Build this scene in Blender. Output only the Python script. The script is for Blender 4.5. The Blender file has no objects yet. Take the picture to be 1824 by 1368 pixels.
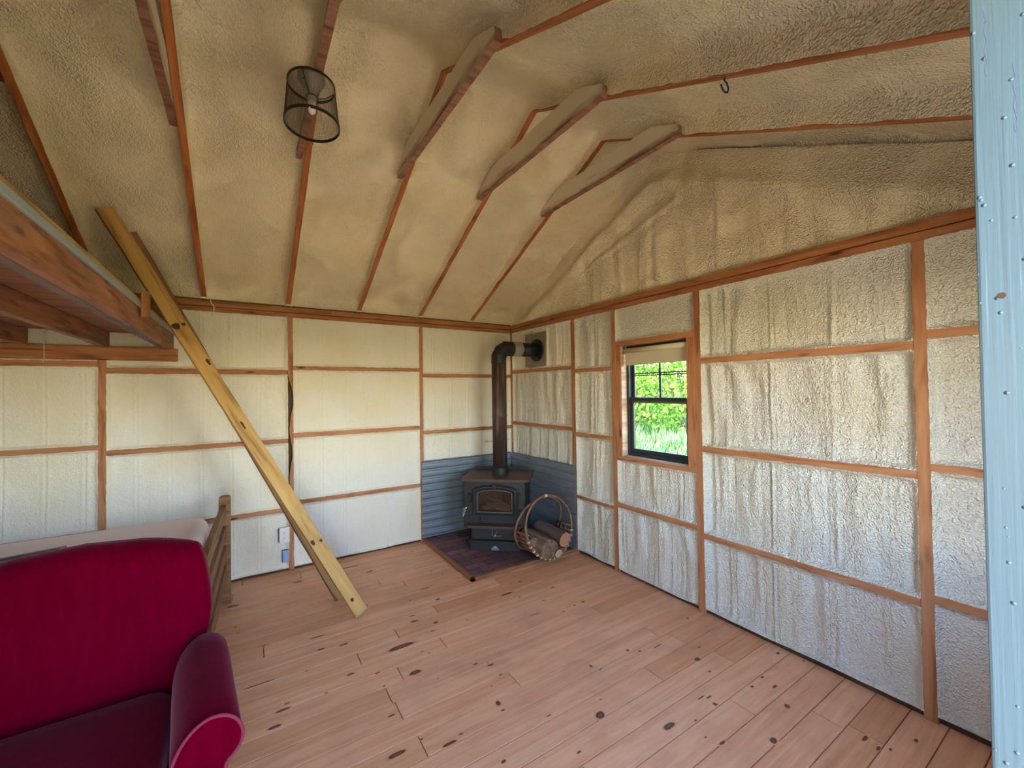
import bpy, bmesh, math, random
import numpy as np
from mathutils import Vector, Matrix, noise
random.seed(7)
SC = bpy.context.scene
COL = SC.collection
PI = math.pi
# ------------------------------------------------------------------ camera
cam_d = bpy.data.cameras.new('camera')
cam = bpy.data.objects.new('camera', cam_d); COL.objects.link(cam)
cam_d.sensor_width = 36.0
cam_d.lens = 36.0 * 738.8 / 1824
cam_d.clip_start = 0.03
cam_d.clip_end = 400
_y, _p, _r = 0.570879, 0.0148837, -0.0138966
fw = Vector((math.sin(_y)*math.cos(_p), math.cos(_y)*math.cos(_p), math.sin(_p)))
rt = Vector((math.cos(_y), -math.sin(_y), 0)); up = rt.cross(fw)
r2 = rt*math.cos(_r) + up*math.sin(_r); u2 = up*math.cos(_r) - rt*math.sin(_r)
M = Matrix.Identity(4)
for i in range(3):
    M[i][0], M[i][1], M[i][2] = r2[i], u2[i], -fw[i]
M.translation = Vector((-2.7335, -4.28821, 1.6))
cam.matrix_world = M
SC.camera = cam
# ------------------------------------------------------------------ world, sun, exposure
world = bpy.data.worlds.new('sky'); SC.world = world; world.use_nodes = True
wn = world.node_tree; wn.nodes.clear()
wo = wn.nodes.new('ShaderNodeOutputWorld'); wb = wn.nodes.new('ShaderNodeBackground')
ws = wn.nodes.new('ShaderNodeTexSky'); ws.sky_type = 'NISHITA'; ws.sun_disc = False
ws.sun_elevation = math.radians(48); ws.sun_rotation = math.radians(-50); ws.altitude = 200
ws.air_density = 1.3; ws.dust_density = 0.4; ws.ozone_density = 2.0
wb.inputs['Strength'].default_value = 0.34
wn.links.new(ws.outputs[0], wb.inputs[0]); wn.links.new(wb.outputs[0], wo.inputs[0])
sun_d = bpy.data.lights.new('sun', 'SUN'); sun_d.energy = 4.0; sun_d.angle = math.radians(0.6)
sun_d.color = (1.0, 0.93, 0.80)
sun = bpy.data.objects.new('sun', sun_d); COL.objects.link(sun)
sun.rotation_euler = Vector((-0.45, 0.62, 0.95)).to_track_quat('Z', 'Y').to_euler()
SC.view_settings.view_transform = 'Standard'
SC.view_settings.look = 'None'
SC.view_settings.gamma = 1.0
SC.view_settings.use_curve_mapping = False
SC.view_settings.exposure = 3.38
try:
    SC.cycles.use_denoising = True
    SC.cycles.max_bounces = 10; SC.cycles.diffuse_bounces = 5; SC.cycles.glossy_bounces = 4
    SC.cycles.transmission_bounces = 6; SC.cycles.transparent_max_bounces = 24
    SC.cycles.caustics_reflective = False; SC.cycles.caustics_refractive = False
    SC.cycles.sample_clamp_indirect = 6.0
except Exception:
    pass
def portal(name, loc, dirv, w, h):
    d = bpy.data.lights.new(name, 'AREA'); d.shape = 'RECTANGLE'; d.size = w; d.size_y = h
    d.cycles.is_portal = True
    o = bpy.data.objects.new(name, d); COL.objects.link(o); o.location = loc
    o.rotation_euler = Vector(dirv).to_track_quat('-Z', 'Z').to_euler()
XD0 = -6.25
DOOR = (-3.22, -2.27, 2.03); WINC = (-1.70, -0.60, 0.85, 2.08)
portal('door_daylight', ((DOOR[0]+DOOR[1])/2, -4.42, DOOR[2]/2), (0, 1, 0), DOOR[1]-DOOR[0], DOOR[2])
portal('window_daylight', ((WINC[0]+WINC[1])/2, -4.42, (WINC[2]+WINC[3])/2), (0, 1, 0), WINC[1]-WINC[0], WINC[3]-WINC[2])
ADDED_OPENING = (-3.2, -2.5, 1.1, 1.8)  # unseen opening added in the left end wall to brighten that side
portal('added_opening_portal_left', (XD0-.12, (ADDED_OPENING[0]+ADDED_OPENING[1])/2, (ADDED_OPENING[2]+ADDED_OPENING[3])/2), (1, 0, 0), ADDED_OPENING[1]-ADDED_OPENING[0], ADDED_OPENING[3]-ADDED_OPENING[2])
portal('window_daylight_gable', (0.14, -2.093, 1.49), (-1, 0, 0), .64, .95)

# ------------------------------------------------------------------ node helpers
def hexc(r, g, b):
    f = lambda c: ((c/255)/12.92 if c/255 <= .04045 else (((c/255)+.055)/1.055)**2.4)
    return (f(r), f(g), f(b), 1)
class NT:
    def __init__(s, name):
        s.m = bpy.data.materials.new(name); s.m.use_nodes = True; s.t = s.m.node_tree; s.t.nodes.clear()
        s.out = s.n('ShaderNodeOutputMaterial'); s.b = s.n('ShaderNodeBsdfPrincipled')
        s.l(s.b.outputs[0], s.out.inputs[0])
    def n(s, typ, **kw):
        x = s.t.nodes.new(typ)
        for k, v in kw.items(): setattr(x, k, v)
        return x
    def l(s, a, b): s.t.links.new(a, b)
    def set(s, sock, v):
        if hasattr(v, 'is_output'): s.l(v, sock)
        else: sock.default_value = v
    def math(s, op, a, b=0.0, c=None):
        x = s.n('ShaderNodeMath', operation=op); s.set(x.inputs[0], a); s.set(x.inputs[1], b)
        if c is not None: s.set(x.inputs[2], c)
        return x.outputs[0]
    def vmath(s, op, a, b):
        x = s.n('ShaderNodeVectorMath', operation=op); s.set(x.inputs[0], a); s.set(x.inputs[1], b); return x.outputs[0]
    def mix(s, f, a, b, mode='MIX'):
        x = s.n('ShaderNodeMix', data_type='RGBA', blend_type=mode)
        s.set(x.inputs[0], f); s.set(x.inputs[6], a); s.set(x.inputs[7], b); return x.outputs[2]
    def ramp(s, f, stops):
        x = s.n('ShaderNodeValToRGB'); s.set(x.inputs[0], f)
        e = x.color_ramp.elements
        while len(e) < len(stops): e.new(.5)
        for i, (p, c) in enumerate(stops):
            e[i].position = p; e[i].color = c if len(c) == 4 else (*c, 1)
        return x.outputs[0]
    def coord(s, which='Object'): return s.n('ShaderNodeTexCoord').outputs[which]
    def map(s, v, scale=(1, 1, 1), loc=(0, 0, 0), rot=(0, 0, 0)):
        x = s.n('ShaderNodeMapping'); s.l(v, x.inputs[0]); x.inputs[3].default_value = scale
        x.inputs[1].default_value = loc; x.inputs[2].default_value = rot; return x.outputs[0]
    def noise(s, v, scale=5, detail=3, rough=.5, dist=0):
        x = s.n('ShaderNodeTexNoise'); s.l(v, x.inputs['Vector']); x.inputs['Scale'].default_value = scale
        x.inputs['Detail'].default_value = detail; x.inputs['Roughness'].default_value = rough
        x.inputs['Distortion'].default_value = dist; return x.outputs['Fac']
    def voro(s, v, scale=5, feature='F1', out='Distance', rnd=1):
        x = s.n('ShaderNodeTexVoronoi', feature=feature); s.l(v, x.inputs['Vector'])
        x.inputs['Scale'].default_value = scale; x.inputs['Randomness'].default_value = rnd; return x.outputs[out]
    def bump(s, h, strength=.3, dist=.01, nrm=None):
        x = s.n('ShaderNodeBump'); x.inputs['Strength'].default_value = strength; x.inputs['Distance'].default_value = dist
        s.l(h, x.inputs['Height'])
        if nrm is not None: s.l(nrm, x.inputs['Normal'])
        s.l(x.outputs[0], s.b.inputs['Normal']); return x.outputs[0]
    def fin(s, col=None, rough=.6, metal=0, spec=None):
        if col is not None: s.set(s.b.inputs['Base Color'], col)
        s.set(s.b.inputs['Roughness'], rough); s.set(s.b.inputs['Metallic'], metal)
        if spec is not None: s.set(s.b.inputs['Specular IOR Level'], spec)
        return s.m
    def objrand(s, v, amt=37.0):
        r = s.n('ShaderNodeObjectInfo').outputs['Random']
        c = s.n('ShaderNodeCombineXYZ'); q = s.math('MULTIPLY', r, amt)
        s.l(q, c.inputs[0]); s.l(s.math('MULTIPLY', r, amt*1.7), c.inputs[1]); s.l(s.math('MULTIPLY', r, amt*.6), c.inputs[2])
        return s.vmath('ADD', v, c.outputs[0])

def wood_mat(name, light, mid, dark, rough=.6, knots=.5, grain=1.0, coord=None, stain=None):
    t = NT(name)
    v0 = t.objrand(t.coord())
    v = t.map(v0, (1.0, 9.0, 9.0))
    big = t.noise(v, 2.2*grain, 3, .55, 1.2)
    fine = t.noise(t.map(v0, (2.5, 60, 60)), 2.0, 3, .6)
    c = t.ramp(big, [(.28, dark), (.47, mid), (.72, light)])
    c = t.mix(t.math('MULTIPLY', fine, .35), c, t.mix(.5, c, dark, 'MULTIPLY'))
    rnd = t.n('ShaderNodeObjectInfo').outputs['Random']
    c = t.mix(t.math('MULTIPLY', rnd, .35), c, t.mix(1, c, (.72, .66, .60, 1), 'MULTIPLY'))
    if knots:
        kv = t.map(v0, (2.3, 9, 9)); d = t.voro(kv, 1.0)
        k = t.ramp(d, [(.0, (1, 1, 1)), (.05*knots*2, (1, 1, 1)), (.12*knots*2, (0, 0, 0))])
        c = t.mix(k, c, hexc(70, 30, 14))
    if stain:
        sn = t.ramp(t.noise(t.map(v0, (1.2, 4, 4)), 2.0, 4, .6), [(.48, (0, 0, 0)), (.68, (1, 1, 1))])
        c = t.mix(sn, c, stain)
    t.bump(fine, .15, .002)
    return t.fin(c, rough, spec=.3)

MAT = {}
MAT['framing'] = wood_mat('framing_wood', hexc(194, 140, 102), hexc(180, 120, 82), hexc(140, 86, 54))
MAT['plate'] = wood_mat('plate_wood', hexc(188, 128, 84), hexc(168, 106, 66), hexc(122, 70, 42))
MAT['rafter'] = wood_mat('rafter_wood', hexc(192, 124, 74), hexc(170, 100, 56), hexc(120, 64, 36))
MAT['joist'] = wood_mat('joist_wood', hexc(196, 136, 98), hexc(166, 106, 72), hexc(112, 66, 44), stain=hexc(120, 92, 86))
MAT['greyed'] = wood_mat('greyed_wood', hexc(140, 118, 112), hexc(120, 98, 92), hexc(86, 66, 60), knots=.2)
MAT['plank'] = wood_mat('plank_wood', hexc(206, 166, 104), hexc(188, 146, 86), hexc(150, 108, 58), knots=.35, grain=.8)
MAT['plank2'] = wood_mat('plank_wood_aged', hexc(170, 130, 92), hexc(146, 104, 70), hexc(84, 54, 34), knots=.4)
MAT['pine_bed'] = wood_mat('bed_wood', hexc(150, 106, 72), hexc(128, 86, 56), hexc(92, 58, 36), knots=.2)
MAT['sole'] = wood_mat('sole_wood', hexc(110, 74, 48), hexc(80, 52, 34), hexc(40, 26, 18), knots=0)
MAT['tie_bottom'] = wood_mat('tie_wood', hexc(176, 130, 106), hexc(150, 104, 84), hexc(104, 66, 52), knots=.2)

def foam_mat(name, base=(.80, .745, .69), b1=.45, b2=.30, bd=.013, patch=False):
    t = NT(name); v = t.coord()
    tint = t.noise(v, 2.2, 3, .5)
    c = t.mix(t.ramp(tint, [(.35, (0, 0, 0)), (.7, (1, 1, 1))]), (*base, 1), (base[0]*.97, base[1]*.93, base[2]*.82, 1))
    n1 = t.noise(v, 72, 2, .5, .6)
    n2 = t.voro(t.vmath('ADD', v, t.vmath('MULTIPLY', t.n('ShaderNodeTexNoise').outputs['Color'], (.01, .01, .01))), 120, 'F1')
    h = t.math('ADD', t.math('MULTIPLY', n1, b1), t.math('MULTIPLY', n2, b2))
    if patch:
        pm = t.ramp(t.noise(v, 3.3, 3, .55, .8), [(.36, (.38, .38, .38)), (.60, (1, 1, 1))]); h = t.math('MULTIPLY', h, pm)
    t.bump(h, 1.0, bd)
    return t.fin(c, .62, spec=.35)
MAT['foam'] = foam_mat('spray_foam', b1=.45, b2=.2)
MAT['foam_rough'] = foam_mat('spray_foam_rough', b1=1.0, b2=.5, bd=.018)
MAT['foam_roof'] = foam_mat('spray_foam_roof', base=(.84, .725, .535), b1=.7, b2=.35, bd=.030, patch=True)

def tie_side():
    t = NT('foam_coated_wood'); v = t.objrand(t.coord())
    n = t.noise(t.map(v, (1.6, 1, 7)), 2.4, 4, .6)
    sep = t.n('ShaderNodeSeparateXYZ'); t.l(t.coord(), sep.inputs[0])
    lo = t.math('MULTIPLY_ADD', sep.outputs[2], -5.0, .05)
    f = t.ramp(t.math('ADD', n, lo), [(.66, (0, 0, 0)), (.95, (1, 1, 1))])
    c = t.mix(f, (.66, .58, .44, 1), hexc(128, 88, 70))
    t.bump(t.noise(v, 60, 2), .3, .006)
    return t.fin(c, .7, spec=.2)
MAT['tie_side'] = tie_side()

def simple(name, col, rough=.5, metal=0, bumps=None, var=0.0, spec=None):
    t = NT(name); c = col if len(col) == 4 else (*col, 1)
    v = t.coord()
    n = t.noise(v, 14, 4, .6)
    cc = t.mix(t.math('MULTIPLY', n, var), c, (c[0]*.45, c[1]*.45, c[2]*.45, 1)) if var else t.mix(t.math('MULTIPLY', n, .15), c, (c[0]*.8, c[1]*.8, c[2]*.8, 1))
    if bumps: t.bump(t.noise(v, bumps[0], 3), bumps[1], bumps[2])
    return t.fin(cc, rough, metal, spec)
MAT['black_metal'] = simple('black_steel', hexc(30, 28, 30), .55, .2, (90, .1, .002), .3)
MAT['stove_iron'] = simple('stove_steel', hexc(52, 50, 51), .55, .35, (160, .25, .002), .4)
MAT['stove_top'] = simple('stove_top_steel', hexc(92, 68, 60), .55, .3, (60, .2, .002), .6)
MAT['pipe'] = None
def pipe_mat():
    t = NT('rusty_pipe_steel'); v = t.coord()
    s1 = t.noise(t.map(v, (26, 26, 1.4)), 1.0, 4, .6, .4)
    r = t.ramp(s1, [(.56, (0, 0, 0)), (.66, (1, 1, 1))])
    c = t.mix(t.noise(v, 9, 3), hexc(52, 42, 44), hexc(78, 56, 48))
    c = t.mix(t.math('MULTIPLY', r, .5), c, hexc(140, 118, 104))
    return t.fin(c, .5, .25)
MAT['pipe'] = pipe_mat()
MAT['galv'] = simple('galvanised_steel', hexc(170, 165, 158), .4, .75, (40, .1, .001), .3)
MAT['galv_plate'] = simple('galvanised_plate', hexc(150, 140, 122), .5, .45, None, .5)
MAT['chrome'] = simple('bright_steel', (.8, .8, .8), .2, 1.0)
MAT['silver'] = simple('silver_badge', hexc(205, 210, 220), .3, .7)
MAT['badge_blue'] = simple('badge_blue', hexc(70, 92, 122), .4, .3)
MAT['dark'] = simple('dark_interior', hexc(14, 12, 12), .9)
MAT['brick_fire'] = simple('fire_brick', hexc(150, 138, 120), .9, 0, (60, .4, .004), .7)
MAT['ash'] = simple('ash_wood', hexc(200, 196, 188), .9, 0, (80, .6, .006), .3)
def corrugated():
    t = NT('corrugated_galvanised'); v = t.coord()
    n = t.noise(t.map(v, (1.5, 1.5, 14)), 2.2, 4, .6)
    c = t.mix(n, hexc(122, 130, 142), hexc(158, 166, 178))
    r = t.ramp(t.noise(t.map(v, (1, 1, 16), (3, 3, 0)), 1.6, 5, .62), [(.60, (0, 0, 0)), (.74, (1, 1, 1))])
    c = t.mix(t.math('MULTIPLY', r, .55), c, hexc(96, 84, 84))
    return t.fin(c, .48, .55)
MAT['corr'] = corrugated()
def tile_mat():
    t = NT('hearth_brick'); v = t.coord()
    b = t.n('ShaderNodeTexBrick'); t.l(t.map(v, (1, 1, 1), (0.03, .02, 0)), b.inputs[0])
    b.inputs['Color1'].default_value = hexc(126, 84, 86); b.inputs['Color2'].default_value = hexc(94, 60, 66)
    b.inputs['Mortar'].default_value = hexc(36, 27, 32); b.inputs['Scale'].default_value = 1
    b.inputs['Mortar Size'].default_value = .004; b.inputs['Brick Width'].default_value = .20; b.inputs['Row Height'].default_value = .098
    b.inputs['Mortar Smooth'].default_value = .3
    dust = t.ramp(t.noise(v, 5, 4, .6), [(.5, (0, 0, 0)), (.75, (1, 1, 1))])
    c = t.mix(t.math('MULTIPLY', dust, .35), b.outputs['Color'], hexc(130, 120, 128))
    t.bump(t.math('SUBTRACT', 1, b.outputs['Fac']), .5, .003)
    return t.fin(c, .6)
MAT['tile'] = tile_mat()
MAT['hearth_trim'] = wood_mat('hearth_trim_wood', hexc(168, 116, 78), hexc(146, 98, 66), hexc(110, 70, 48), knots=0)
def floor_mat():
    t = NT('pine_floorboards')
    at = t.n('ShaderNodeAttribute', attribute_name='tint'); ak = t.n('ShaderNodeAttribute', attribute_name='knot')
    sp = t.n('ShaderNodeSeparateColor'); t.l(at.outputs['Color'], sp.inputs[0])
    off = t.n('ShaderNodeCombineXYZ'); t.l(t.math('MULTIPLY', sp.outputs[1], 40), off.inputs[0]); t.l(t.math('MULTIPLY', sp.outputs[2], 23), off.inputs[1])
    v = t.vmath('ADD', t.coord(), off.outputs[0])
    g = t.noise(t.map(v, (1.1, 14, 1)), 1.6, 4, .6, 1.0)
    c = t.ramp(g, [(.25, hexc(212, 148, 108)), (.46, hexc(230, 168, 130)), (.75, hexc(240, 188, 152))])
    fi = t.noise(t.map(v, (3, 110, 1)), 1.5, 3, .6)
    c = t.mix(t.math('MULTIPLY', fi, .25), c, hexc(150, 96, 66))
    streak = t.ramp(t.noise(t.map(v, (.6, 9, 1), (5, 2, 0)), 2.0, 5, .65, .6), [(.63, (0, 0, 0)), (.76, (1, 1, 1))])
    c = t.mix(t.math('MULTIPLY', streak, .18), c, hexc(120, 70, 46))
    tn = t.ramp(sp.outputs[0], [(0, (.82, .74, .64)), (.5, (.94, .92, .92)), (1, (1.0, 1.0, 1.0))])
    c = t.mix(1, c, tn, 'MULTIPLY')
    dirt = t.noise(t.coord(), 3.1, 5, .6)
    c = t.mix(t.math('MULTIPLY', t.ramp(dirt, [(.45, (0, 0, 0)), (.75, (1, 1, 1))]), .25), c, hexc(140, 104, 92))
    # small scattered knots
    kd = t.voro(t.map(v, (5, 8.5, 1)), 1.0)
    kk = t.ramp(kd, [(.035, (1, 1, 1)), (.07, (0, 0, 0))])
    c = t.mix(kk, c, hexc(86, 40, 24))
    kf = ak.outputs['Fac']
    ring = t.ramp(kf, [(.0, (0, 0, 0)), (.30, (.18, .18, .18)), (.46, (1, 1, 1)), (1, (.9, .9, .9))])
    kc = t.mix(t.ramp(kf, [(.45, (0, 0, 0)), (.7, (1, 1, 1))]), hexc(60, 22, 16), hexc(104, 58, 36))
    c = t.mix(ring, c, kc)
    t.bump(fi, .08, .002)
    r = t.math('MULTIPLY_ADD', g, .2, .38)
    return t.fin(c, r, spec=.35)
MAT['floor'] = floor_mat()
def velvet():
    t = NT('red_velvet'); v = t.coord()
    n = t.noise(t.map(v, (30, 30, 6)), 1.0, 4, .65); big = t.noise(v, 4, 3, .6)
    c = t.mix(n, hexc(74, 0, 18), hexc(104, 0, 32))
    c = t.mix(t.math('MULTIPLY', big, .5), c, hexc(56, 1, 14))
    t.set(t.b.inputs['Sheen Weight'], .18); t.set(t.b.inputs['Sheen Roughness'], .35); t.set(t.b.inputs['Sheen Tint'], (.95, .35, .5, 1))
    t.bump(t.noise(v, 240, 2), .2, .002)
    return t.fin(c, .9, spec=.0)
MAT['velvet'] = velvet()
MAT['piping'] = simple('velvet_piping', hexc(112, 18, 48), .8)
MAT['piping_blue'] = simple('paint_scratch_violet', hexc(96, 92, 140), .6)
MAT['lining'] = simple('pale_lining', hexc(196, 190, 206), .9)
def quilt():
    t = NT('mattress_ticking'); v = t.coord()
    w = t.n('ShaderNodeTexWave', wave_type='BANDS', bands_direction='DIAGONAL'); t.l(v, w.inputs[0]); w.inputs['Scale'].default_value = 1.6
    w.inputs['Distortion'].default_value = 6; w.inputs['Detail'].default_value = 1
    t.bump(w.outputs['Fac'], .35, .012)
    return t.fin(hexc(238, 224, 230), .9)
MAT['mattress'] = quilt()
MAT['white_plastic'] = simple('white_plastic', hexc(226, 216, 216), .4)
MAT['slot'] = simple('socket_slot', hexc(60, 56, 60), .5)
MAT['steel_box'] = simple('painted_steel_box', hexc(140, 162, 214), .4, .3)
MAT['blind'] = simple('roller_blind_fabric', hexc(196, 184, 158), .8)
MAT['window_black'] = simple('window_black_vinyl', hexc(34, 38, 44), .35)
MAT['reveal'] = wood_mat('weathered_reveal', hexc(206, 178, 160), hexc(184, 150, 128), hexc(150, 108, 84), knots=.2)
def jamb_mat():
    t = NT('pale_blue_paint'); v = t.coord()
    st = t.ramp(t.noise(t.map(v, (40, 60, 3)), 1.0, 4, .6), [(.60, (0, 0, 0)), (.72, (1, 1, 1))])
    c = t.mix(t.math('MULTIPLY', st, .22), hexc(90, 106, 116), hexc(70, 78, 96))
    d = t.voro(t.map(v, (1, 1, 1)), 100)
    drop = t.ramp(d, [(.0, (1, 1, 1)), (.16, (0, 0, 0))])
    h = t.math('ADD', t.math('MULTIPLY', drop, .6), t.math('MULTIPLY', t.noise(t.map(v, (40, 300, 8)), 1.0, 3), .10))
    t.bump(h, .7, .006)
    return t.fin(c, .35, spec=.5)
MAT['jamb'] = jamb_mat()
MAT['bark'] = simple('firewood_bark', hexc(98, 78, 70), .9, 0, (40, .9, .012), .7)
MAT['split_wood'] = wood_mat('split_firewood', hexc(160, 130, 104), hexc(134, 106, 86), hexc(90, 68, 54), knots=0)
def cutend(name, c1, c2):
    t = NT(name); v = t.coord()
    w = t.n('ShaderNodeTexWave', wave_type='RINGS', rings_direction='X'); t.l(v, w.inputs[0]); w.inputs['Scale'].default_value = 60
    w.inputs['Distortion'].default_value = 3
    return t.fin(t.mix(w.outputs['Fac'], c1, c2), .85)
MAT['cut_end'] = cutend('firewood_cut_end', hexc(170, 112, 78), hexc(196, 140, 104))
MAT['cut_end_pale'] = cutend('firewood_pale_end', hexc(178, 146, 112), hexc(200, 166, 130))
MAT['bentwood'] = wood_mat('bent_branch', hexc(160, 118, 92), hexc(136, 94, 72), hexc(86, 56, 44), knots=0)
MAT['bentwood_pale'] = simple('pale_bark_binding', hexc(214, 184, 156), .8)
MAT['mesh_wire'] = simple('aged_mesh_wire', hexc(58, 50, 40), .5, .5)
MAT['ring_iron'] = simple('aged_iron_band', hexc(54, 46, 38), .5, .5, None, .4)
MAT['bulb'] = simple('frosted_bulb', hexc(236, 230, 232), .3)
MAT['porcelain'] = simple('grey_lampholder', hexc(150, 146, 136), .5)
MAT['sheathing'] = simple('wall_sheathing', hexc(120, 100, 80), .9)
MAT['strip_grey'] = simple('grey_painted_edge', hexc(150, 158, 162), .6)
MAT['foam_bead'] = simple('foam_bead', (.74, .66, .5), .8)
def glass_mat(name, tint, g=.07):
    t = NT(name); t.t.nodes.remove(t.b)
    tr = t.n('ShaderNodeBsdfTransparent'); tr.inputs[0].default_value = tint
    gl = t.n('ShaderNodeBsdfGlossy'); gl.inputs['Roughness'].default_value = .02
    mx = t.n('ShaderNodeMixShader'); mx.inputs[0].default_value = g
    t.l(tr.outputs[0], mx.inputs[1]); t.l(gl.outputs[0], mx.inputs[2]); t.l(mx.outputs[0], t.out.inputs[0]); return t.m
MAT['glass'] = glass_mat('window_glass', (.96, .98, .97, 1))
MAT['stove_glass'] = glass_mat('stove_door_glass', (.62, .58, .52, 1), .10)
def grass_mat(name, a, b, sc=9):
    t = NT(name); v = t.objrand(t.coord())
    c = t.mix(t.noise(v, sc, 4, .6), a, b)
    return t.fin(c, .7, spec=.2)
MAT['ground'] = grass_mat('meadow_ground', hexc(70, 100, 36), hexc(104, 126, 56), 1.2)
MAT['grass_blade'] = grass_mat('meadow_blade', hexc(78, 122, 46), hexc(122, 150, 92), 2.0)
MAT['leaf'] = grass_mat('bush_leaf', hexc(66, 112, 22), hexc(116, 154, 38), 2.5)
MAT['stem'] = simple('bush_stem', hexc(90, 76, 58), .9)
MAT['siding'] = simple('exterior_siding', hexc(150, 160, 165), .7)

# ------------------------------------------------------------------ object helpers
WM = {}
def wmat(o): return WM.get(o.name, Matrix.Identity(4))
def mesh_obj(name, verts, faces, mat, parent=None, M=None, smooth=False, mats=None, fmat=None):
    me = bpy.data.meshes.new(name); me.from_pydata([tuple(v) for v in verts], [], faces); me.update()
    if mats:
        for m in mats: me.materials.append(m)
        if fmat: me.polygons.foreach_set('material_index', fmat)
    else: me.materials.append(mat)
    if smooth: me.polygons.foreach_set('use_smooth', [True]*len(me.polygons))
    o = bpy.data.objects.new(name, me); COL.objects.link(o)
    M = M or Matrix.Identity(4)
    if parent is not None:
        o.parent = parent; o.matrix_basis = wmat(parent).inverted() @ M
    else: o.matrix_basis = M
    WM[o.name] = M.copy()
    return o
def empty(name, loc=(0, 0, 0), rz=0):
    o = bpy.data.objects.new(name, None); COL.objects.link(o); o.empty_display_size = .1
    o.matrix_basis = Matrix.Translation(loc) @ Matrix.Rotation(rz, 4, 'Z'); WM[o.name] = o.matrix_basis.copy(); return o
def tag(o, label, cat, group=None, kind=None):
    o['label'] = label; o['category'] = cat
    if group: o['group'] = group
    if kind: o['kind'] = kind
    return o
def struct(o, label, cat='wall'):
    o['kind'] = 'structure'; o['label'] = label; o['category'] = cat; return o
class MB:
    def __init__(s): s.v = []; s.f = []; s.m = []; s.cm = 0
    def add(s, vs, fs, M=None):
        b = len(s.v)
        s.v += [(M @ Vector(v)) if M is not None else Vector(v) for v in vs]
        s.f += [tuple(i+b for i in f) for f in fs]; s.m += [s.cm]*len(fs); return s
    def box(s, lo, hi, M=None, c=0.0):
        x0, y0, z0 = lo; x1, y1, z1 = hi
        if c <= 0:
            vs = [(x0, y0, z0), (x1, y0, z0), (x1, y1, z0), (x0, y1, z0), (x0, y0, z1), (x1, y0, z1), (x1, y1, z1), (x0, y1, z1)]
            return s.add(vs, [(0, 3, 2, 1), (4, 5, 6, 7), (0, 1, 5, 4), (1, 2, 6, 5), (2, 3, 7, 6), (3, 0, 4, 7)], M)
        bm = bmesh.new(); bmesh.ops.create_cube(bm, size=1)
        for v in bm.verts: v.co = Vector(((x0+x1)/2+v.co.x*(x1-x0), (y0+y1)/2+v.co.y*(y1-y0), (z0+z1)/2+v.co.z*(z1-z0)))
        c = min(c, .45*min(x1-x0, y1-y0, z1-z0))
        bmesh.ops.bevel(bm, geom=list(bm.edges), offset=c, segments=2, affect='EDGES', profile=.5)
        bm.verts.index_update()
        s.add([v.co.copy() for v in bm.verts], [tuple(v.index for v in f.verts) for f in bm.faces], M); bm.free(); return s
    def prism(s, poly, y0, y1, M=None):   # poly in xz, extruded along y
        n = len(poly); vs = [(p[0], y0, p[1]) for p in poly] + [(p[0], y1, p[1]) for p in poly]
        fs = [tuple(range(n)), tuple(range(2*n-1, n-1, -1))] + [(i, i+n, (i+1) % n+n, (i+1) % n) for i in range(n)]
        return s.add(vs, fs, M)
    def tube(s, path, r, n=8, closed=False, M=None, flat=None, caps=True):
        path = [Vector(p) for p in path]; N = len(path); rr = r if hasattr(r, '__len__') else [r]*N
        vs = []; prev = None
        for i, p in enumerate(path):
            if closed: t = path[(i+1) % N]-path[i-1]
            else: t = path[min(i+1, N-1)]-path[max(i-1, 0)]
            t.normalize()
            if prev is None:
                a = Vector((0, 0, 1)) if abs(t.z) < .9 else Vector((1, 0, 0)); a = (a-t*a.dot(t)).normalized()
            else: a = (prev-t*prev.dot(t)).normalized()
            prev = a; b = t.cross(a)
            for k in range(n):
                an = 2*PI*k/n
                vs.append(p+a*math.cos(an)*rr[i]+b*math.sin(an)*rr[i]*(flat or 1))
        fs = []
        for i in range(N if closed else N-1):
            j = (i+1) % N
            for k in range(n): fs.append((i*n+k, i*n+(k+1) % n, j*n+(k+1) % n, j*n+k))
        if not closed and caps: fs += [tuple(range(n-1, -1, -1)), tuple((N-1)*n+k for k in range(n))]
        return s.add(vs, fs, M)
    def lathe(s, prof, n=32, M=None, cap=True):
        vs = []; fs = []
        for (r, z) in prof:
            for k in range(n): a = 2*PI*k/n; vs.append((r*math.cos(a), r*math.sin(a), z))
        for i in range(len(prof)-1):
            for k in range(n): fs.append((i*n+k, i*n+(k+1) % n, (i+1)*n+(k+1) % n, (i+1)*n+k))
        if cap: fs += [tuple(range(n-1, -1, -1)), tuple((len(prof)-1)*n+k for k in range(n))]
        return s.add(vs, fs, M)
    def build(s, name, mat, parent=None, M=None, smooth=False, mats=None, local=False):
        # verts are world coordinates unless M given (then local to M)
        vs = s.v
        if M is None and parent is not None:
            Pm = wmat(parent)
            if local: M = Pm
            else:
                inv = Pm.inverted(); vs = [inv @ Vector(v) for v in vs]; M = Pm
        return mesh_obj(name, vs, s.f, mat, parent, M, smooth, mats, s.m if mats else None)
def rot_to(xd, yd):
    x = Vector(xd).normalized(); y = Vector(yd); y = (y-x*y.dot(x)).normalized(); z = x.cross(y)
    m = Matrix.Identity(4)
    for i in range(3): m[i][0], m[i][1], m[i][2] = x[i], y[i], z[i]
    return m
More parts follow.
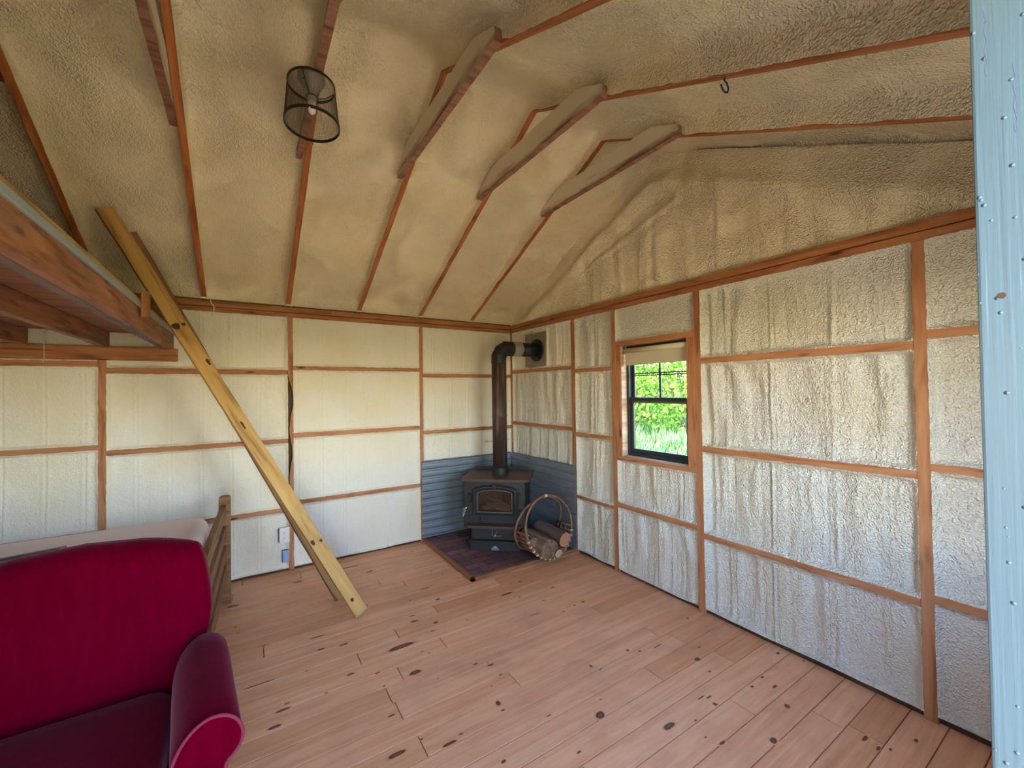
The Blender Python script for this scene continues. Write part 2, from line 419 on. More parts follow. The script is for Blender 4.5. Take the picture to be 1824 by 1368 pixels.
def board(name, p0, p1, ydir, wy, tz, mat, parent, wav=0.0, seed=0, wane=None):
    # long axis p0->p1 (centre line), width wy along ydir, thickness tz along third axis
    p0 = Vector(p0); p1 = Vector(p1); L = (p1-p0).length
    R = rot_to(p1-p0, ydir); Mx = Matrix.Translation((p0+p1)/2) @ R
    n = max(2, int(L/.06)) if (wav or wane) else 1; c = .0018
    sec = [(-.5, -.5, 1, 0), (.5, -.5, -1, 0), (.5, -.5, 0, 1), (.5, .5, 0, -1), (.5, .5, -1, 0), (-.5, .5, 1, 0), (-.5, .5, 0, -1), (-.5, -.5, 0, 1)]
    vs = []; fs = []
    for i in range(n+1):
        x = -L/2+L*i/n
        w0 = wav*noise.noise(Vector((x*5+seed, seed, 0))) ; w1 = wav*noise.noise(Vector((x*5+seed, seed+9, 0)))
        if wane:
            w0 += wane*max(0, noise.noise(Vector((x*4.2, seed+3, 1.5)))+.1)*1.6
        for (a, b, ca, cb) in sec:
            y = a*wy + (w0 if a < 0 else w1) + ca*c; z = b*tz+cb*c
            vs.append((x, y, z))
    for i in range(n):
        for k in range(8): fs.append((i*8+k, i*8+(k+1) % 8, (i+1)*8+(k+1) % 8, (i+1)*8+k))
    fs += [tuple(range(7, -1, -1)), tuple(n*8+k for k in range(8))]
    return mesh_obj(name, vs, fs, mat, parent, Mx)
# vectorised value noise
_rng = np.random.RandomState(3); _T = _rng.rand(256, 256)
def vn(x, y, seed=0):
    x = np.asarray(x, float)+seed*17.13; y = np.asarray(y, float)+seed*5.71
    xi = np.floor(x).astype(int); yi = np.floor(y).astype(int); fx = x-xi; fy = y-yi
    fx = fx*fx*(3-2*fx); fy = fy*fy*(3-2*fy)
    g = lambda a, b: _T[a % 256, b % 256]
    return ((g(xi, yi)*(1-fx)+g(xi+1, yi)*fx)*(1-fy)+(g(xi, yi+1)*(1-fx)+g(xi+1, yi+1)*fx)*fy)*2-1
def axis_pts(L, step, edge=(0, .004, .010, .018, .028, .040)):
    e = [q for q in edge if q < L/2]
    n = max(2, int((L-2*e[-1])/step)); mid = list(np.linspace(e[-1], L-e[-1], n+1))[1:-1]
    return np.array(e+mid+[L-q for q in reversed(e)])
def sstep(x): x = np.clip(x, 0, 1); return x*x*(3-2*x)
def grid_faces(nu, nv):
    return [(i*nv+j, (i+1)*nv+j, (i+1)*nv+j+1, i*nv+j+1) for i in range(nu-1) for j in range(nv-1)]
def foam_panel(parent, O, U, V, N, w, h, rec, seed, mat, ribs=.0, groove=.2, step=.014, rag=.004, bottom=False, gamp=.0045, cs=None, name='foam_panel'):
    O, U, V, N = (np.array(q, float) for q in (O, U, V, N))
    u = axis_pts(w, .0075); v = axis_pts(h, step); cs = seed if cs is None else cs
    UU, VV = np.meshgrid(u, v, indexing='ij')
    ew = .022+.010*vn(VV*9, UU*9, seed); 
    eu = np.minimum(UU, w-UU)/ew; ev = np.minimum(VV, h-VV)/ew
    e = sstep(eu)*sstep(ev)
    d = rec*e
    amp = e
    d += amp*(.0045*vn(UU*7, VV*6, seed+1)+.0022*vn(UU*28, VV*26, seed+2)+.0011*vn(UU*75, VV*70, seed+3))
    if ribs:
        r = vn(UU*13+.5*vn(UU*3, VV*4, seed+4), VV*1.3, seed+5); r = np.sign(r)*np.abs(r)**.7
        d -= amp*ribs*r
        d -= amp*ribs*.5*np.clip(vn(UU*30+.8*vn(UU*5, VV*7, seed+6), VV*3, seed+7), 0, 1)
        d -= amp*ribs*.9*np.exp(-((VV-.05)/.035)**2)*(.6+.4*vn(UU*8, VV, seed+8))
    if ribs > .008:
        rr = random.Random(cs)
        for q in range(int(w/.10)+1):
            pos = rr.random()*w; wd = .006+.012*rr.random(); s_ = -1 if rr.random() < .6 else .7; lo_ = rr.random()
            line = np.exp(-((UU-pos-.010*vn(VV*3, UU*0, cs+q))/wd)**2)*(.35+.65*np.clip(vn(UU*0+q*3.1, VV*2.5, seed+q)+.5, 0, 1))
            d += amp*s_*.011*line
    if groove:
        g0 = (cs*.37) % groove
        dist = np.abs(((UU+g0+.004*vn(UU*2, VV*9, seed+9)) % groove)-groove/2)
        d += amp*gamp*np.exp(-(dist/.0055)**2)*(.5+.5*vn(UU*2.1, VV*2, seed+14))
        d -= amp*gamp*.45*np.exp(-((dist-.012)/.008)**2)
    if bottom:
        pass
    du = np.zeros_like(UU); dv = np.zeros_like(VV)
    rg = rag*(.5+.5*vn(VV*40, UU*40, seed+11)); rg2 = rag*(.5+.5*vn(UU*40, VV*3, seed+12))
    du[0, :] = -rg[0, :]; du[-1, :] = rg[-1, :]; dv[:, 0] = -rg2[:, 0]; dv[:, -1] = rg2[:, -1]
    d[0, :] = -.0012; d[-1, :] = -.0012; d[:, 0] = -.0012; d[:, -1] = -.0012
    d = np.where((e <= 0) & (d > -.001), 0.0, d)
    if bottom:
        dv[:, 0] = .006+.012*(.5+.5*vn(UU[:, 0]*6, UU[:, 0]*0, seed+13)); d[:, 0] = .004
        dv[:, 1] = dv[:, 0]*.8; dv[:, 2] = dv[:, 0]*.6; dv[:, 3] = dv[:, 0]*.4
    P = O+np.expand_dims(UU+du, 2)*U+np.expand_dims(VV+dv, 2)*V+np.expand_dims(d, 2)*N
    nu, nv = len(u), len(v)
    return mesh_obj(name, P.reshape(-1, 3).tolist(), grid_faces(nu, nv), mat, parent, smooth=True)

# ================================================================== SETTING
FW = .045
PT, PB = 2.39, 2.292
YC = -4.22; XD = -6.25
KNOTS = [(-2.368, -0.318, 0.0359, 0.0152), (-1.81, -0.459, 0.0305, 0.0148), (-1.93, -0.256, 0.0843, 0.0096), (-2.819, -0.486, 0.0394, 0.0196), (-1.741, -1.38, 0.0207, 0.0079), (-1.752, -1.456, 0.0284, 0.0133), (-1.633, -1.556, 0.0176, 0.0166), (-1.686, -1.641, 0.0195, 0.0061), (-1.68, -1.157, 0.0132, 0.0066), (-0.813, -1.379, 0.0202, 0.0097), (-1.013, -1.491, 0.0611, 0.0132), (-0.604, -1.918, 0.017, 0.0125), (-0.649, -1.61, 0.0224, 0.0081), (-2.645, -1.186, 0.0184, 0.008), (-2.344, -1.434, 0.0236, 0.0107), (-2.216, -1.462, 0.0275, 0.0107), (-1.918, -1.689, 0.0906, 0.0246), (-2.238, -1.779, 0.0231, 0.009), (-2.107, -1.854, 0.0142, 0.0073), (-1.927, -1.97, 0.035, 0.0211), (-1.538, -2.154, 0.0209, 0.0098), (-1.606, -2.096, 0.0176, 0.0071), (-1.533, -2.256, 0.0136, 0.0053), (-2.582, -1.867, 0.0347, 0.0111), (-2.623, -1.966, 0.0303, 0.0131), (-2.56, -1.827, 0.0141, 0.0057), (-1.653, -2.433, 0.0141, 0.0177), (-1.276, -2.777, 0.0284, 0.0229), (-1.96, -2.519, 0.0419, 0.0093), (-1.894, -2.5, 0.0097, 0.0064), (-2.178, -2.441, 0.0479, 0.0129), (-1.804, -2.732, 0.0127, 0.0086), (-2.058, -2.426, 0.0085, 0.0053), (-2.133, -2.209, 0.0193, 0.0071), (-2.106, -1.981, 0.0096, 0.0054), (-1.061, -2.486, 0.0098, 0.0127), (-1.035, -2.537, 0.0139, 0.0042), (-1.487, -2.64, 0.0187, 0.0035), (-1.503, -2.877, 0.0129, 0.006), (-1.795, -1.849, 0.0088, 0.0046), (-1.824, -1.809, 0.0089, 0.0047), (-1.437, -1.653, 0.0096, 0.0046), (-0.814, -1.944, 0.0115, 0.0058), (-2.782, -0.932, 0.0124, 0.0068), (-1.619, -2.307, 0.0066, 0.0038), (-2.345, -1.277, 0.0492, 0.0077), (-1.005, -1.856, 0.0404, 0.0047), (-2.678, -1.582, 0.0901, 0.0065), (-1.496, -1.263, 0.0191, 0.0152), (-1.515, -1.04, 0.0456, 0.0084), (-0.501, -2.79, 0.0216, 0.015), (-0.16, -2.494, 0.0122, 0.0063), (-1.053, -3.006, 0.0426, 0.0155), (-0.725, -3.002, 0.0213, 0.0056), (-0.762, -2.982, 0.0282, 0.0042), (-0.745, -3.048, 0.0098, 0.0137), (-0.344, -3.078, 0.0139, 0.0066), (-0.366, -3.152, 0.0182, 0.008), (-0.46, -3.253, 0.0147, 0.0135), (-0.969, -3.138, 0.0078, 0.0048), (-0.935, -3.197, 0.0222, 0.0071), (-0.732, -3.317, 0.0203, 0.0166), (-0.378, -3.539, 0.0262, 0.0088), (-0.053, -3.025, 0.0166, 0.0077), (-0.92, -3.055, 0.0081, 0.005), (-0.358, -3.622, 0.0102, 0.0059), (-0.204, -3.669, 0.0151, 0.0079), (-0.587, -2.578, 0.0393, 0.0051), (-0.775, -2.504, 0.0122, 0.0098), (-0.395, -3.591, 0.0187, 0.0072)]
# ---- floor
def build_floor():
    vs = []; fs = []; tints = []; kn = []
    rows = []; y = -3.599
    seams = sorted([-3.599+.1337*k for k in range(-7, 28)])
    explicit = {(-2.6,): -.42, (-2.73,): -.815, (-3.4,): -.39, (-1.93,): -2.0}
    rowinfo = []
    for k in range(len(seams)-1):
        ya, yb = seams[k], seams[k+1]
        if yb < -4.45 or ya > .05: continue
        ends = []
        ym = (ya+yb)/2
        rs = random.Random(k*13+5)
        x = -6.3-rs.random()*2.2
        for (yy,), xx in explicit.items():
            if abs(yy-ym) < .067: ends.append(xx)
        while x < 0:
            x += 1.3+rs.random()*1.9
            if all(abs(x-q) > .7 for q in ends) and x < -.25: ends.append(x)
        ends = sorted(ends)
        xs = [-6.3]+[q for q in ends if -6.2 < q < -.1]+[.03]
        for i in range(len(xs)-1):
            rowinfo.append((xs[i], xs[i+1], ya, yb, (rs.random(), rs.random(), rs.random())))
    g = .0021
    for (xa, xb, ya, yb, t) in rowinfo:
        b = len(vs)
        x0, x1, y0, y1 = xa+g, xb-g, ya+g, yb-g; c = .0012
        vs += [(x0+c, y0+c, 0), (x1-c, y0+c, 0), (x1-c, y1-c, 0), (x0+c, y1-c, 0),
               (x0, y0, -c), (x1, y0, -c), (x1, y1, -c), (x0, y1, -c), (x0, y0, -.02), (x1, y0, -.02), (x1, y1, -.02), (x0, y1, -.02)]
        tints += [t]*12; kn += [0]*12
        fs += [(b, b+1, b+2, b+3)] + [(b+4+i, b+4+(i+1) % 4, b+(i+1) % 4, b+i) for i in range(4)] + [(b+8+i, b+8+(i+1) % 4, b+4+(i+1) % 4, b+4+i) for i in range(4)]
    rk = random.Random(4)
    for (x, y, a, bb) in KNOTS:
        t = next((q[4] for q in rowinfo if q[0] <= x <= q[1] and q[2] <= y <= q[3]), (.5, .5, .5))
        a *= 1.35; bb *= 1.3
        b = len(vs); n = 20; vs.append((x, y, .0005)); kn.append(1.0); tints.append(t)
        rings = [.25, .5, .62, 1.0]
        ph = rk.random()*9
        for r in rings:
            for k in range(n):
                an = 2*PI*k/n; rr = r*(1+.07*math.sin(an*2+ph)+.05*math.sin(an*3+ph*2))
                # pointed towards the grain direction
                ex = abs(math.cos(an))**.8*(1 if math.cos(an) > 0 else -1); ey = math.sin(an)
                vs.append((x+a*rr*ex, y+bb*rr*ey, .0005 if r < 1 else .0002)); kn.append(1-r); tints.append(t)
        for k in range(n): fs.append((b, b+1+k, b+1+(k+1) % n))
        for ri in range(len(rings)-1):
            for k in range(n):
                p = b+1+ri*n; fs.append((p+k, p+n+k, p+n+(k+1) % n, p+(k+1) % n))
    b = len(vs); vs += [(-6.5, -4.5, -.019), (.2, -4.5, -.019), (.2, .2, -.019), (-6.5, .2, -.019)]; fs.append((b, b+1, b+2, b+3)); kn += [.5]*4; tints += [(0, 0, 0)]*4
    o = mesh_obj('floor', vs, fs, MAT['floor'])
    ca = o.data.color_attributes.new('tint', 'FLOAT_COLOR', 'POINT'); ca.data.foreach_set('color', [c for t in tints for c in (*t, 1)])
    fa = o.data.attributes.new('knot', 'FLOAT', 'POINT'); fa.data.foreach_set('value', kn)
    struct(o, 'knotty pine plank floor running towards the gable wall', 'floor')
build_floor()

# ---- wall A (far eave wall, left in the picture)
def rail(parent, kind, plane, a, b, zt, zb, name='rail', seed=0, mat='framing', out=.0):
    zc = (zt[0]+zb)/2 if isinstance(zt, tuple) else (zt+zb)/2; h = (zt-zb)
    if plane == 'A': p0, p1, yd = (a, .045-out, zc), (b, .045-out, zc), (0, 0, 1); 
    else: p0, p1, yd = (.045-out, -a, zc), (.045-out, -b, zc), (0, 0, 1)
    return board(name, p0, p1, yd, h, .09, MAT[mat], parent, wav=.0035, seed=seed)
def stud(parent, plane, a, b, z0, z1, name='stud', seed=0, wane=None, mat='framing'):
    c = (a+b)/2; w = abs(b-a)
    if plane == 'A': p0, p1, yd = (c, .045, z0), (c, .045, z1), (1, 0, 0)
    else: p0, p1, yd = (.045, -c, z0), (.045, -c, z1), (0, -1, 0)
    return board(name, p0, p1, yd, w, .09, MAT[mat], parent, wav=.003, seed=seed, wane=wane)
wa = struct(empty('wall_back'), 'eave wall of cream spray foam between exposed studs, behind the bed and stove', 'wall')
mesh_obj('sheathing', *(lambda m: (m.v, m.f))(MB().box((XD-.1, .10, -.1), (.16, .14, 2.42))), MAT['sheathing'], wa)
studsA = [(-6.13, -6.085), (-4.90, -4.855), (-3.666, -3.617), (-2.411, -2.365), (-1.165, -1.121)]
for i, (a, b) in enumerate(studsA):
    stud(wa, 'A', a, b, .038 if 0 else 0.0, PB, seed=i*3+1, wane=.035 if i == 3 else None)
bays = [(XD, -4.90, [(1.84, 1.795), (1.21, 1.165), (.58, .535)]), (-4.855, -3.666, [(1.862, 1.815), (1.235, 1.193), (.60, .555)]),
        (-3.617, -2.411, [(1.815, 1.766), (1.189, 1.145), (.568, .522)]),
        (-2.365, -1.165, [(1.852, 1.810), (1.236, 1.189), (.620, .574)]), (-1.121, -.002, [(1.793, 1.749), (1.178, 1.134)])]
sd = 10
for bi, (a, b, rails) in enumerate(bays):
    for j, (zt, zb) in enumerate(rails): rail(wa, 0, 'A', a, b, zt, zb, seed=bi*5+j)
    tops = [PB]+[r[1] for r in rails]; bots = [r[0] for r in rails]+[0.003 if bi != 4 else .80]
    for j in range(len(tops)):
        sd += 3
        rough = (bi == 2)
        foam_panel(wa, (a, 0, bots[j]), (1, 0, 0), (0, 0, 1), (0, 1, 0), b-a, tops[j]-bots[j], .020 if bi != 2 else .028, sd,
                   MAT['foam'], ribs=.0045 if rough else .0012, groove=.205, gamp=.011, cs=bi*7+3, step=.016, bottom=(j == len(tops)-1 and bi != 4))
board('sole_plate', (XD, .038, .009), (0, .038, .009), (0, 0, 1), .017, .055, MAT['sole'], wa)
board('top_plate', (XD, .045, 2.3645), (-2.03, .045, 2.3645), (0, 0, 1), .048, .09, MAT['plate'], wa, wav=.0012, seed=2)
board('top_plate', (-2.03, .045, 2.3650), (.0, .045, 2.3650), (0, 0, 1), .048, .09, MAT['plate'], wa, wav=.0012, seed=5)
board('top_plate', (XD, .045, 2.3145), (.0, .045, 2.3145), (0, 0, 1), .043, .09, MAT['plate'], wa, wav=.0012, seed=8)
m = MB(); m.tube([(-2.985, -.004, 2.42), (-2.975, -.006, 2.37), (-2.955, -.006, 2.335), (-2.96, -.005, 2.27)], .004, 6)
m.build('foam_dribble', MAT['foam_bead'], wa, smooth=True)

# ---- wall B (gable wall, right in the picture)
wb_ = struct(empty('wall_right'), 'gable wall of cream spray foam between exposed studs, holding the window', 'wall')
mb = MB()
for lo, hi in [((.10, -4.4, -.1), (.14, -2.412, 3.5)), ((.10, -1.774, -.1), (.14, .14, 3.5)), ((.10, -2.412, -.1), (.14, -1.774, 1.017)), ((.10, -2.412, 1.968), (.14, -1.774, 3.5))]:
    mb.box(lo, hi)
mb.build('sheathing', MAT['sheathing'], wb_)
for i, (a, b, z0, z1) in enumerate([(0, .048, .0, PB), (1.130, 1.188, 0, PB), (1.670, 1.722, 0, PB), (1.722, 1.774, 1.017, 1.968), (2.412, 2.474, 1.017, 1.968), (2.474, 2.530, 0, PB), (3.648, 3.700, 0, PB)]):
    stud(wb_, 'B', a, b, z0, z1, name='jack_stud' if z0 > .5 else 'stud', seed=40+i)
baysB = [(.048, 1.130, [(1.840, 1.797), (1.228, 1.184)], .80, .030, .014), (1.188, 1.670, [(1.801, 1.762), (1.182, 1.140), (.567, .533)], .016, .034, .015),
         (2.530, 3.648, [(1.815, 1.768), (1.185, 1.140), (.570, .527)], .016, .045, .015), (3.700, 4.22, [(1.862, 1.815), (1.225, 1.184), (.607, .562)], .016, .035, .002)]
for bi, (a, b, rails, z00, rec, rb) in enumerate(baysB):
    for j, (zt, zb) in enumerate(rails): rail(wb_, 0, 'B', a, b, zt, zb, seed=60+bi*5+j)
    tops = [PB]+[r[1] for r in rails]; bots = [r[0] for r in rails]+[z00]
    for j in range(len(tops)):
        sd += 3
        foam_panel(wb_, (0, -a, bots[j]), (0, -1, 0), (0, 0, 1), (1, 0, 0), b-a, tops[j]-bots[j], rec, sd,
                   MAT['foam'] if bi == 0 and j == 0 else MAT['foam_rough'], ribs=rb*(.80 if j == 0 else 1), groove=.265, gamp=.008, cs=bi*5+2, step=.014, bottom=(j == len(tops)-1 and z00 < .1))
# bay with the window
rail(wb_, 0, 'B', 1.722, 2.474, 2.015, 1.968, name='window_header', seed=90)
rail(wb_, 0, 'B', 1.722, 2.474, 1.017, .979, name='window_rough_sill', seed=91)
rail(wb_, 0, 'B', 1.722, 2.474, .613, .567, seed=92)
for (z0, z1, bt) in ((2.015, PB, 0), (.613, .979, 0), (.016, .567, 1)):
    sd += 3
    foam_panel(wb_, (0, -1.722, z0), (0, -1, 0), (0, 0, 1), (1, 0, 0), .752, z1-z0, .030, sd, MAT['foam_rough'], ribs=.014 if z0 < 2 else .003, groove=.19, gamp=.008, cs=91, step=.014, bottom=bool(bt))
board('sole_plate', (.045, 0, .012), (.045, -4.3, .012), (0, 0, 1), .024, .055, MAT['sole'], wb_)
board('top_plate', (.045, 0, 2.3655), (.045, -4.3, 2.3655), (0, 0, 1), .048, .09, MAT['plate'], wb_, wav=.0012, seed=21)
board('top_plate', (.045, 0, 2.3155), (.045, -1.70, 2.3155), (0, 0, 1), .043, .09, MAT['plate'], wb_, wav=.0012, seed=24)
board('top_plate', (.045, -1.70, 2.3150), (.045, -4.3, 2.3150), (0, 0, 1), .043, .09, MAT['plate'], wb_, wav=.0012, seed=27)

# roof line helpers
S = .469; YR = -2.148
def zraf(y): return 2.388+S*min(-y, 2*(-YR)+y) if y <= 0 else 2.388+S*(-y)
def zfoam(y):
    a = 2.388+S*(-y); b = 2.388+S*(2*(-YR)+y); k = .045
    return -k*math.log(math.exp(-a/k)+math.exp(-b/k))
# gable foam above the plate
def gable():
    ys = np.linspace(0, -4.26, 480); ts = np.linspace(0, 1, 100)
    Y, T = np.meshgrid(ys, ts, indexing='ij')
    zt = np.array([zfoam(y)+.10 for y in ys])[:, None]
    Z = 2.386+T*(zt-2.386)
    below = zt-.10-Z      # distance under the roof foam
    u = -Y
    x = .022+0*u
    x = x-.050*np.exp(-((below-.14)/.07)**2)*(.75+.25*vn(u*2, Z*2, 71))      # buried end rafter
    x = x-.02*sstep((below-.20)/.05)*0
    x = x+.030*sstep((below-.19)/.05)                                        # face between buried studs
    for s, wd in ((.42, .03), (.78, .02), (1.15, .05), (1.75, .03), (2.15, .045), (2.42, .045), (2.95, .03), (3.5, .03)):
        x = x-.015*np.exp(-((u-s-.012*vn(Z*5, u*0, 73))/wd)**2)*sstep((below-.16)/.08)
    e = sstep((Z-2.386)/.035)
    r = vn(u*11+.5*vn(u*3, Z*4, 74), Z*1.5, 75)
    x = x-.010*np.sign(r)*np.abs(r)**.8+.005*vn(u*8, Z*8, 76)+.0022*vn(u*30, Z*30, 77)+.001*vn(u*80, Z*80, 78)
    x = x+.012*vn(u*2.2, Z*2.5, 79)
    rr = random.Random(5)
    for q in range(34):
        pos = rr.random()*4.2; wd = .008+.016*rr.random(); s_ = -1 if rr.random() < .55 else .8; zc = 2.45+.6*rr.random()
        x = x+s_*.010*np.exp(-((u-pos-.012*vn(Z*4, u*0, 80+q))/wd)**2)*sstep((below-.17)/.06)*(.3+.7*np.exp(-((Z-zc)/.25)**2))
    # ledge sweeping up to the ridge
    led = 2.62+.42*(u-.9)*.72
    x = x-.016*np.exp(-((Z-led)/.03)**2)*sstep((u-.9)/.3)*sstep((2.6-u)/.4)
    x = .004+e*(np.maximum(x, -.03)-.004)
    P = np.stack([x, Y, Z], 2).reshape(-1, 3)
    mesh_obj('gable_foam', P.tolist(), grid_faces(len(ys), len(ts)), MAT['foam_roof'], wb_, smooth=True)
gable()

# ---- roof: foam bays, rafters, collar ties
ce = struct(empty('ceiling'), 'vaulted roof underside of spray foam between exposed rafters', 'ceiling')
RX = [-6.105, -5.487, -4.867, -4.25, -3.629, -3.004, -2.385, -1.765, -1.137, -.521]
RW = .038
for i, xr in enumerate(RX):
    xc = xr-RW/2; cs = 1/math.sqrt(1+S*S); dep = .14
    for side in (0, 1):
        if side == 0: p0, p1 = Vector((xc, 0.05, 2.388-S*.05)), Vector((xc, YR, zraf(YR)))
        else: p0, p1 = Vector((xc, -4.30, zraf(-4.30))), Vector((xc, YR, zraf(YR)))
        d = (p1-p0).normalized(); nrm = Vector((1, 0, 0)).cross(d); nrm = nrm if nrm.z > 0 else -nrm
        if side == 0: p0 = p0+d*.10
        off = nrm*dep/2
        board('rafter', p0+off, p1+off+d*.03, (1, 0, 0), RW, dep, MAT['rafter'], ce, wav=.0025, seed=100+i*2+side)
    # collar tie on the left flank
    if xr > -3.7:
        zt = 3.088; L0, L1 = ((-1.37, -2.83) if i < 7 else (-1.455, -2.80))
        x1 = xr-RW-.001; xcn = x1-.019
        t = MB(); t.cm = 1
        ty = [L0-(L0-L1)*k/40 for k in range(41)]; h = .145
        sec = lambda y, k: [(x1-.038+.003*noise.noise(Vector((y*6, i, 0))), y, zt+.004*noise.noise(Vector((y*9, i, 4)))), (x1, y, zt+.003*noise.noise(Vector((y*7, i, 9)))), (x1, y, zt+max(.012, min(h, zraf(y)+.055-zt))), (x1-.038, y, zt+max(.012, min(h, zraf(y)+.055-zt)))]
        for k, y in enumerate(ty):
            t.v += [Vector(q) for q in sec(y, k)]
        for k in range(40):
            for q in range(4):
                t.f.append((k*4+q, k*4+(q+1) % 4, k*4+4+(q+1) % 4, k*4+4+q)); t.m.append(1 if q == 0 else 0)
        t.f += [(3, 2, 1, 0), (160, 161, 162, 163)]; t.m += [1, 1]
        cz = Matrix.Translation((xcn, (L0+L1)/2, zt+h/2)); inv = cz.inverted()
        mesh_obj('collar_tie', [inv @ v for v in t.v], t.f, None, ce, cz, mats=[MAT['tie_side'], MAT['tie_bottom']], fmat=t.m)
def roof_bay(xa, xb, seed, rough):
    w = xb-xa
    u = axis_pts(w, .018, (0, .003, .006, .010, .018, .030, .048)); ys = np.concatenate([np.linspace(0, -.12, 14)[:-1], np.linspace(-.12, -4.26, 240)])
    U, Y = np.meshgrid(u, ys, indexing='ij')
    zb = np.array([zfoam(y) for y in ys])[None, :]+0*U
    rz = np.array([zraf(y) for y in ys])[None, :]+0*U
    ed = np.minimum(U, w-U)
    side = np.interp(ed, [0, .003, .006, .010, .018, .030, .048, .09], [.10, .35, .62, .80, .92, .97, 1, 1])
    rec = (.088+.042*sstep((-Y-2.35)/.3))*(1+.22*vn(U*2.3, Y*1.6, seed))
    eav = sstep((-Y)/.11); side = side*1.0
    d = rec*side*(.15+.85*eav)
    amp = sstep(ed/.03)*eav
    right = sstep((-Y-2.2)/.3)
    d += amp*(.010*vn(U*4, Y*3.2, seed+1)+.004*vn(U*12, Y*11, seed+2)+(.002+.002*right)*vn(U*32, Y*30, seed+3)+.001*vn(U*80, Y*78, seed+4))
    # smooth cove where the foam meets the gable or creeps over the tie end
    for yc in (-1.42, -2.86):
        d -= amp*.030*np.exp(-((Y-yc)/.10)**2)*np.exp(-((w-U)/.12)**2)
    Z = np.where(side < .3, rz, np.minimum(zb, rz+.02))+d
    Z = np.where(ed < .001, rz+.004+.004*vn(Y*30, U*0, seed+5), Z)
    P = np.stack([xa+U, Y, Z], 2).reshape(-1, 3)
    mesh_obj('foam_panel', P.tolist(), grid_faces(len(u), len(ys)), MAT['foam_roof'], ce, smooth=True)
edges = [(XD, RX[0]-RW)]+[(RX[i], RX[i+1]-RW) for i in range(len(RX)-1)]+[(RX[-1], .06)]
for i, (a, b) in enumerate(edges): roof_bay(a, b, 200+i*7, 0)
mb = MB()
for sgn in (0, 1):
    ya, yb = (0.3, YR) if sgn == 0 else (-4.6, YR)
    za = zraf(ya) if ya <= 0 else 2.388-S*ya
    za = 2.388+S*(-ya) if sgn == 0 else 2.388+S*(2*(-YR)+ya)
    zb2 = zraf(YR)
    vs = [(XD-.3, ya, za+.2), (.3, ya, za+.2), (.3, yb, zb2+.2), (XD-.3, yb, zb2+.2)]
    vs += [(a, b, c+.05) for a, b, c in vs]
    mb.add(vs, [(0, 1, 2, 3), (7, 6, 5, 4), (0, 4, 5, 1), (1, 5, 6, 2), (2, 6, 7, 3), (3, 7, 4, 0)])
mb.build('roof_deck', MAT['sheathing'], ce)

# ---- wall C (door wall behind the camera) and wall D (left end)
wc = MB()
x0, x1, zd = DOOR; a0, a1, b0, b1 = WINC
x0 -= .035; x1 += .035; zd += .035
for lo, hi in [((XD-.1, -4.42, -.1), (x0, YC, 2.6)), ((x0, -4.42, zd), (x1, YC, 2.6)), ((x1, -4.42, -.1), (a0, YC, 2.6)), ((a1, -4.42, -.1), (.14, YC, 2.6)),
               ((a0, -4.42, -.1), (a1, YC, b0)), ((a0, -4.42, b1), (a1, YC, 2.6))]:
    wc.box(lo, hi)
wco = struct(wc.build('wall_front', MAT['foam']), 'wall around the open doorway', 'wall')
wdm = MB()
for lo, hi in [((XD-.12, -4.42, -.1), (XD, ADDED_OPENING[0], 3.6)), ((XD-.12, ADDED_OPENING[1], -.1), (XD, .14, 3.6)), ((XD-.12, ADDED_OPENING[0], -.1), (XD, ADDED_OPENING[1], ADDED_OPENING[2])), ((XD-.12, ADDED_OPENING[0], ADDED_OPENING[3]), (XD, ADDED_OPENING[1], 3.6))]: wdm.box(lo, hi)  # wall boxes leave a gap for the added daylight opening
wd = wdm.build('wall_left', MAT['foam'])
struct(wd, 'left end wall of the cabin', 'wall')
# door frame: painted jambs and head
x0, x1, zd = DOOR
dr = struct(empty('door_1', (x1, YC, 0)), 'pale blue painted door jamb at the right edge of the view', 'door frame')
j = MB().box((x1, -4.46, 0), (x1+.035, -4.216, zd), c=.002).build('jamb', MAT['jamb'], dr)
MB().box((x0-.035, -4.46, 0), (x0, -4.216, zd), c=.002).build('jamb', MAT['jamb'], dr)
MB().box((x0-.035, -4.46, zd), (x1+.035, -4.216, zd+.035), c=.002).build('head', MAT['jamb'], dr)
m = MB(); m.lathe([(.0022, 0), (.0022, .0006)], 12, Matrix.Translation((x1-.0004, -4.2280, 1.6640)) @ Matrix.Rotation(PI/2, 4, 'Y')); m.build('nail_hole', MAT['sole'], dr)
for yy, za, zb_ in ((-4.2370, 1.7790, 1.8290), (-4.2240, 1.8280, 1.8780)):
    m = MB(); m.tube([(x1, yy+.0008*math.sin(k*2.1), za+(zb_-za)*k/10) for k in range(11)], .0002, 5); m.build('paint_scratch', MAT['piping_blue'], dr)
# ---- window in the gable wall
wi = struct(empty('window_1', (.09, -2.093, 1.017)), 'small black single-hung window with a two-over-two upper sash in the gable wall', 'window')
Y0, Y1, Z0, Z1 = -1.774, -2.412, 1.017, 1.968
mb = MB()
def fr(mb, y0, y1, z0, z1, w, xa, xb):
    mb.box((xa, y1, z0), (xb, y1+w, z1), c=.003); mb.box((xa, y0-w, z0), (xb, y0, z1), c=.003)
    mb.box((xa, y1+w, z0), (xb, y0-w, z0+w), c=.003); mb.box((xa, y1+w, z1-w), (xb, y0-w, z1), c=.003)
fr(mb, Y0, Y1, Z0+.004, Z1, .030, .070, .145); mb.build('window_frame', MAT['window_black'], wi)
lo = MB(); fr(lo, Y0-.030, Y1+.030, Z0+.034, 1.525, .034, .082, .102); lo.build('lower_sash', MAT['window_black'], wi)
us = MB(); fr(us, Y0-.030, Y1+.030, 1.475, Z1-.03, .030, .108, .128)
ym = (Y0+Y1)/2
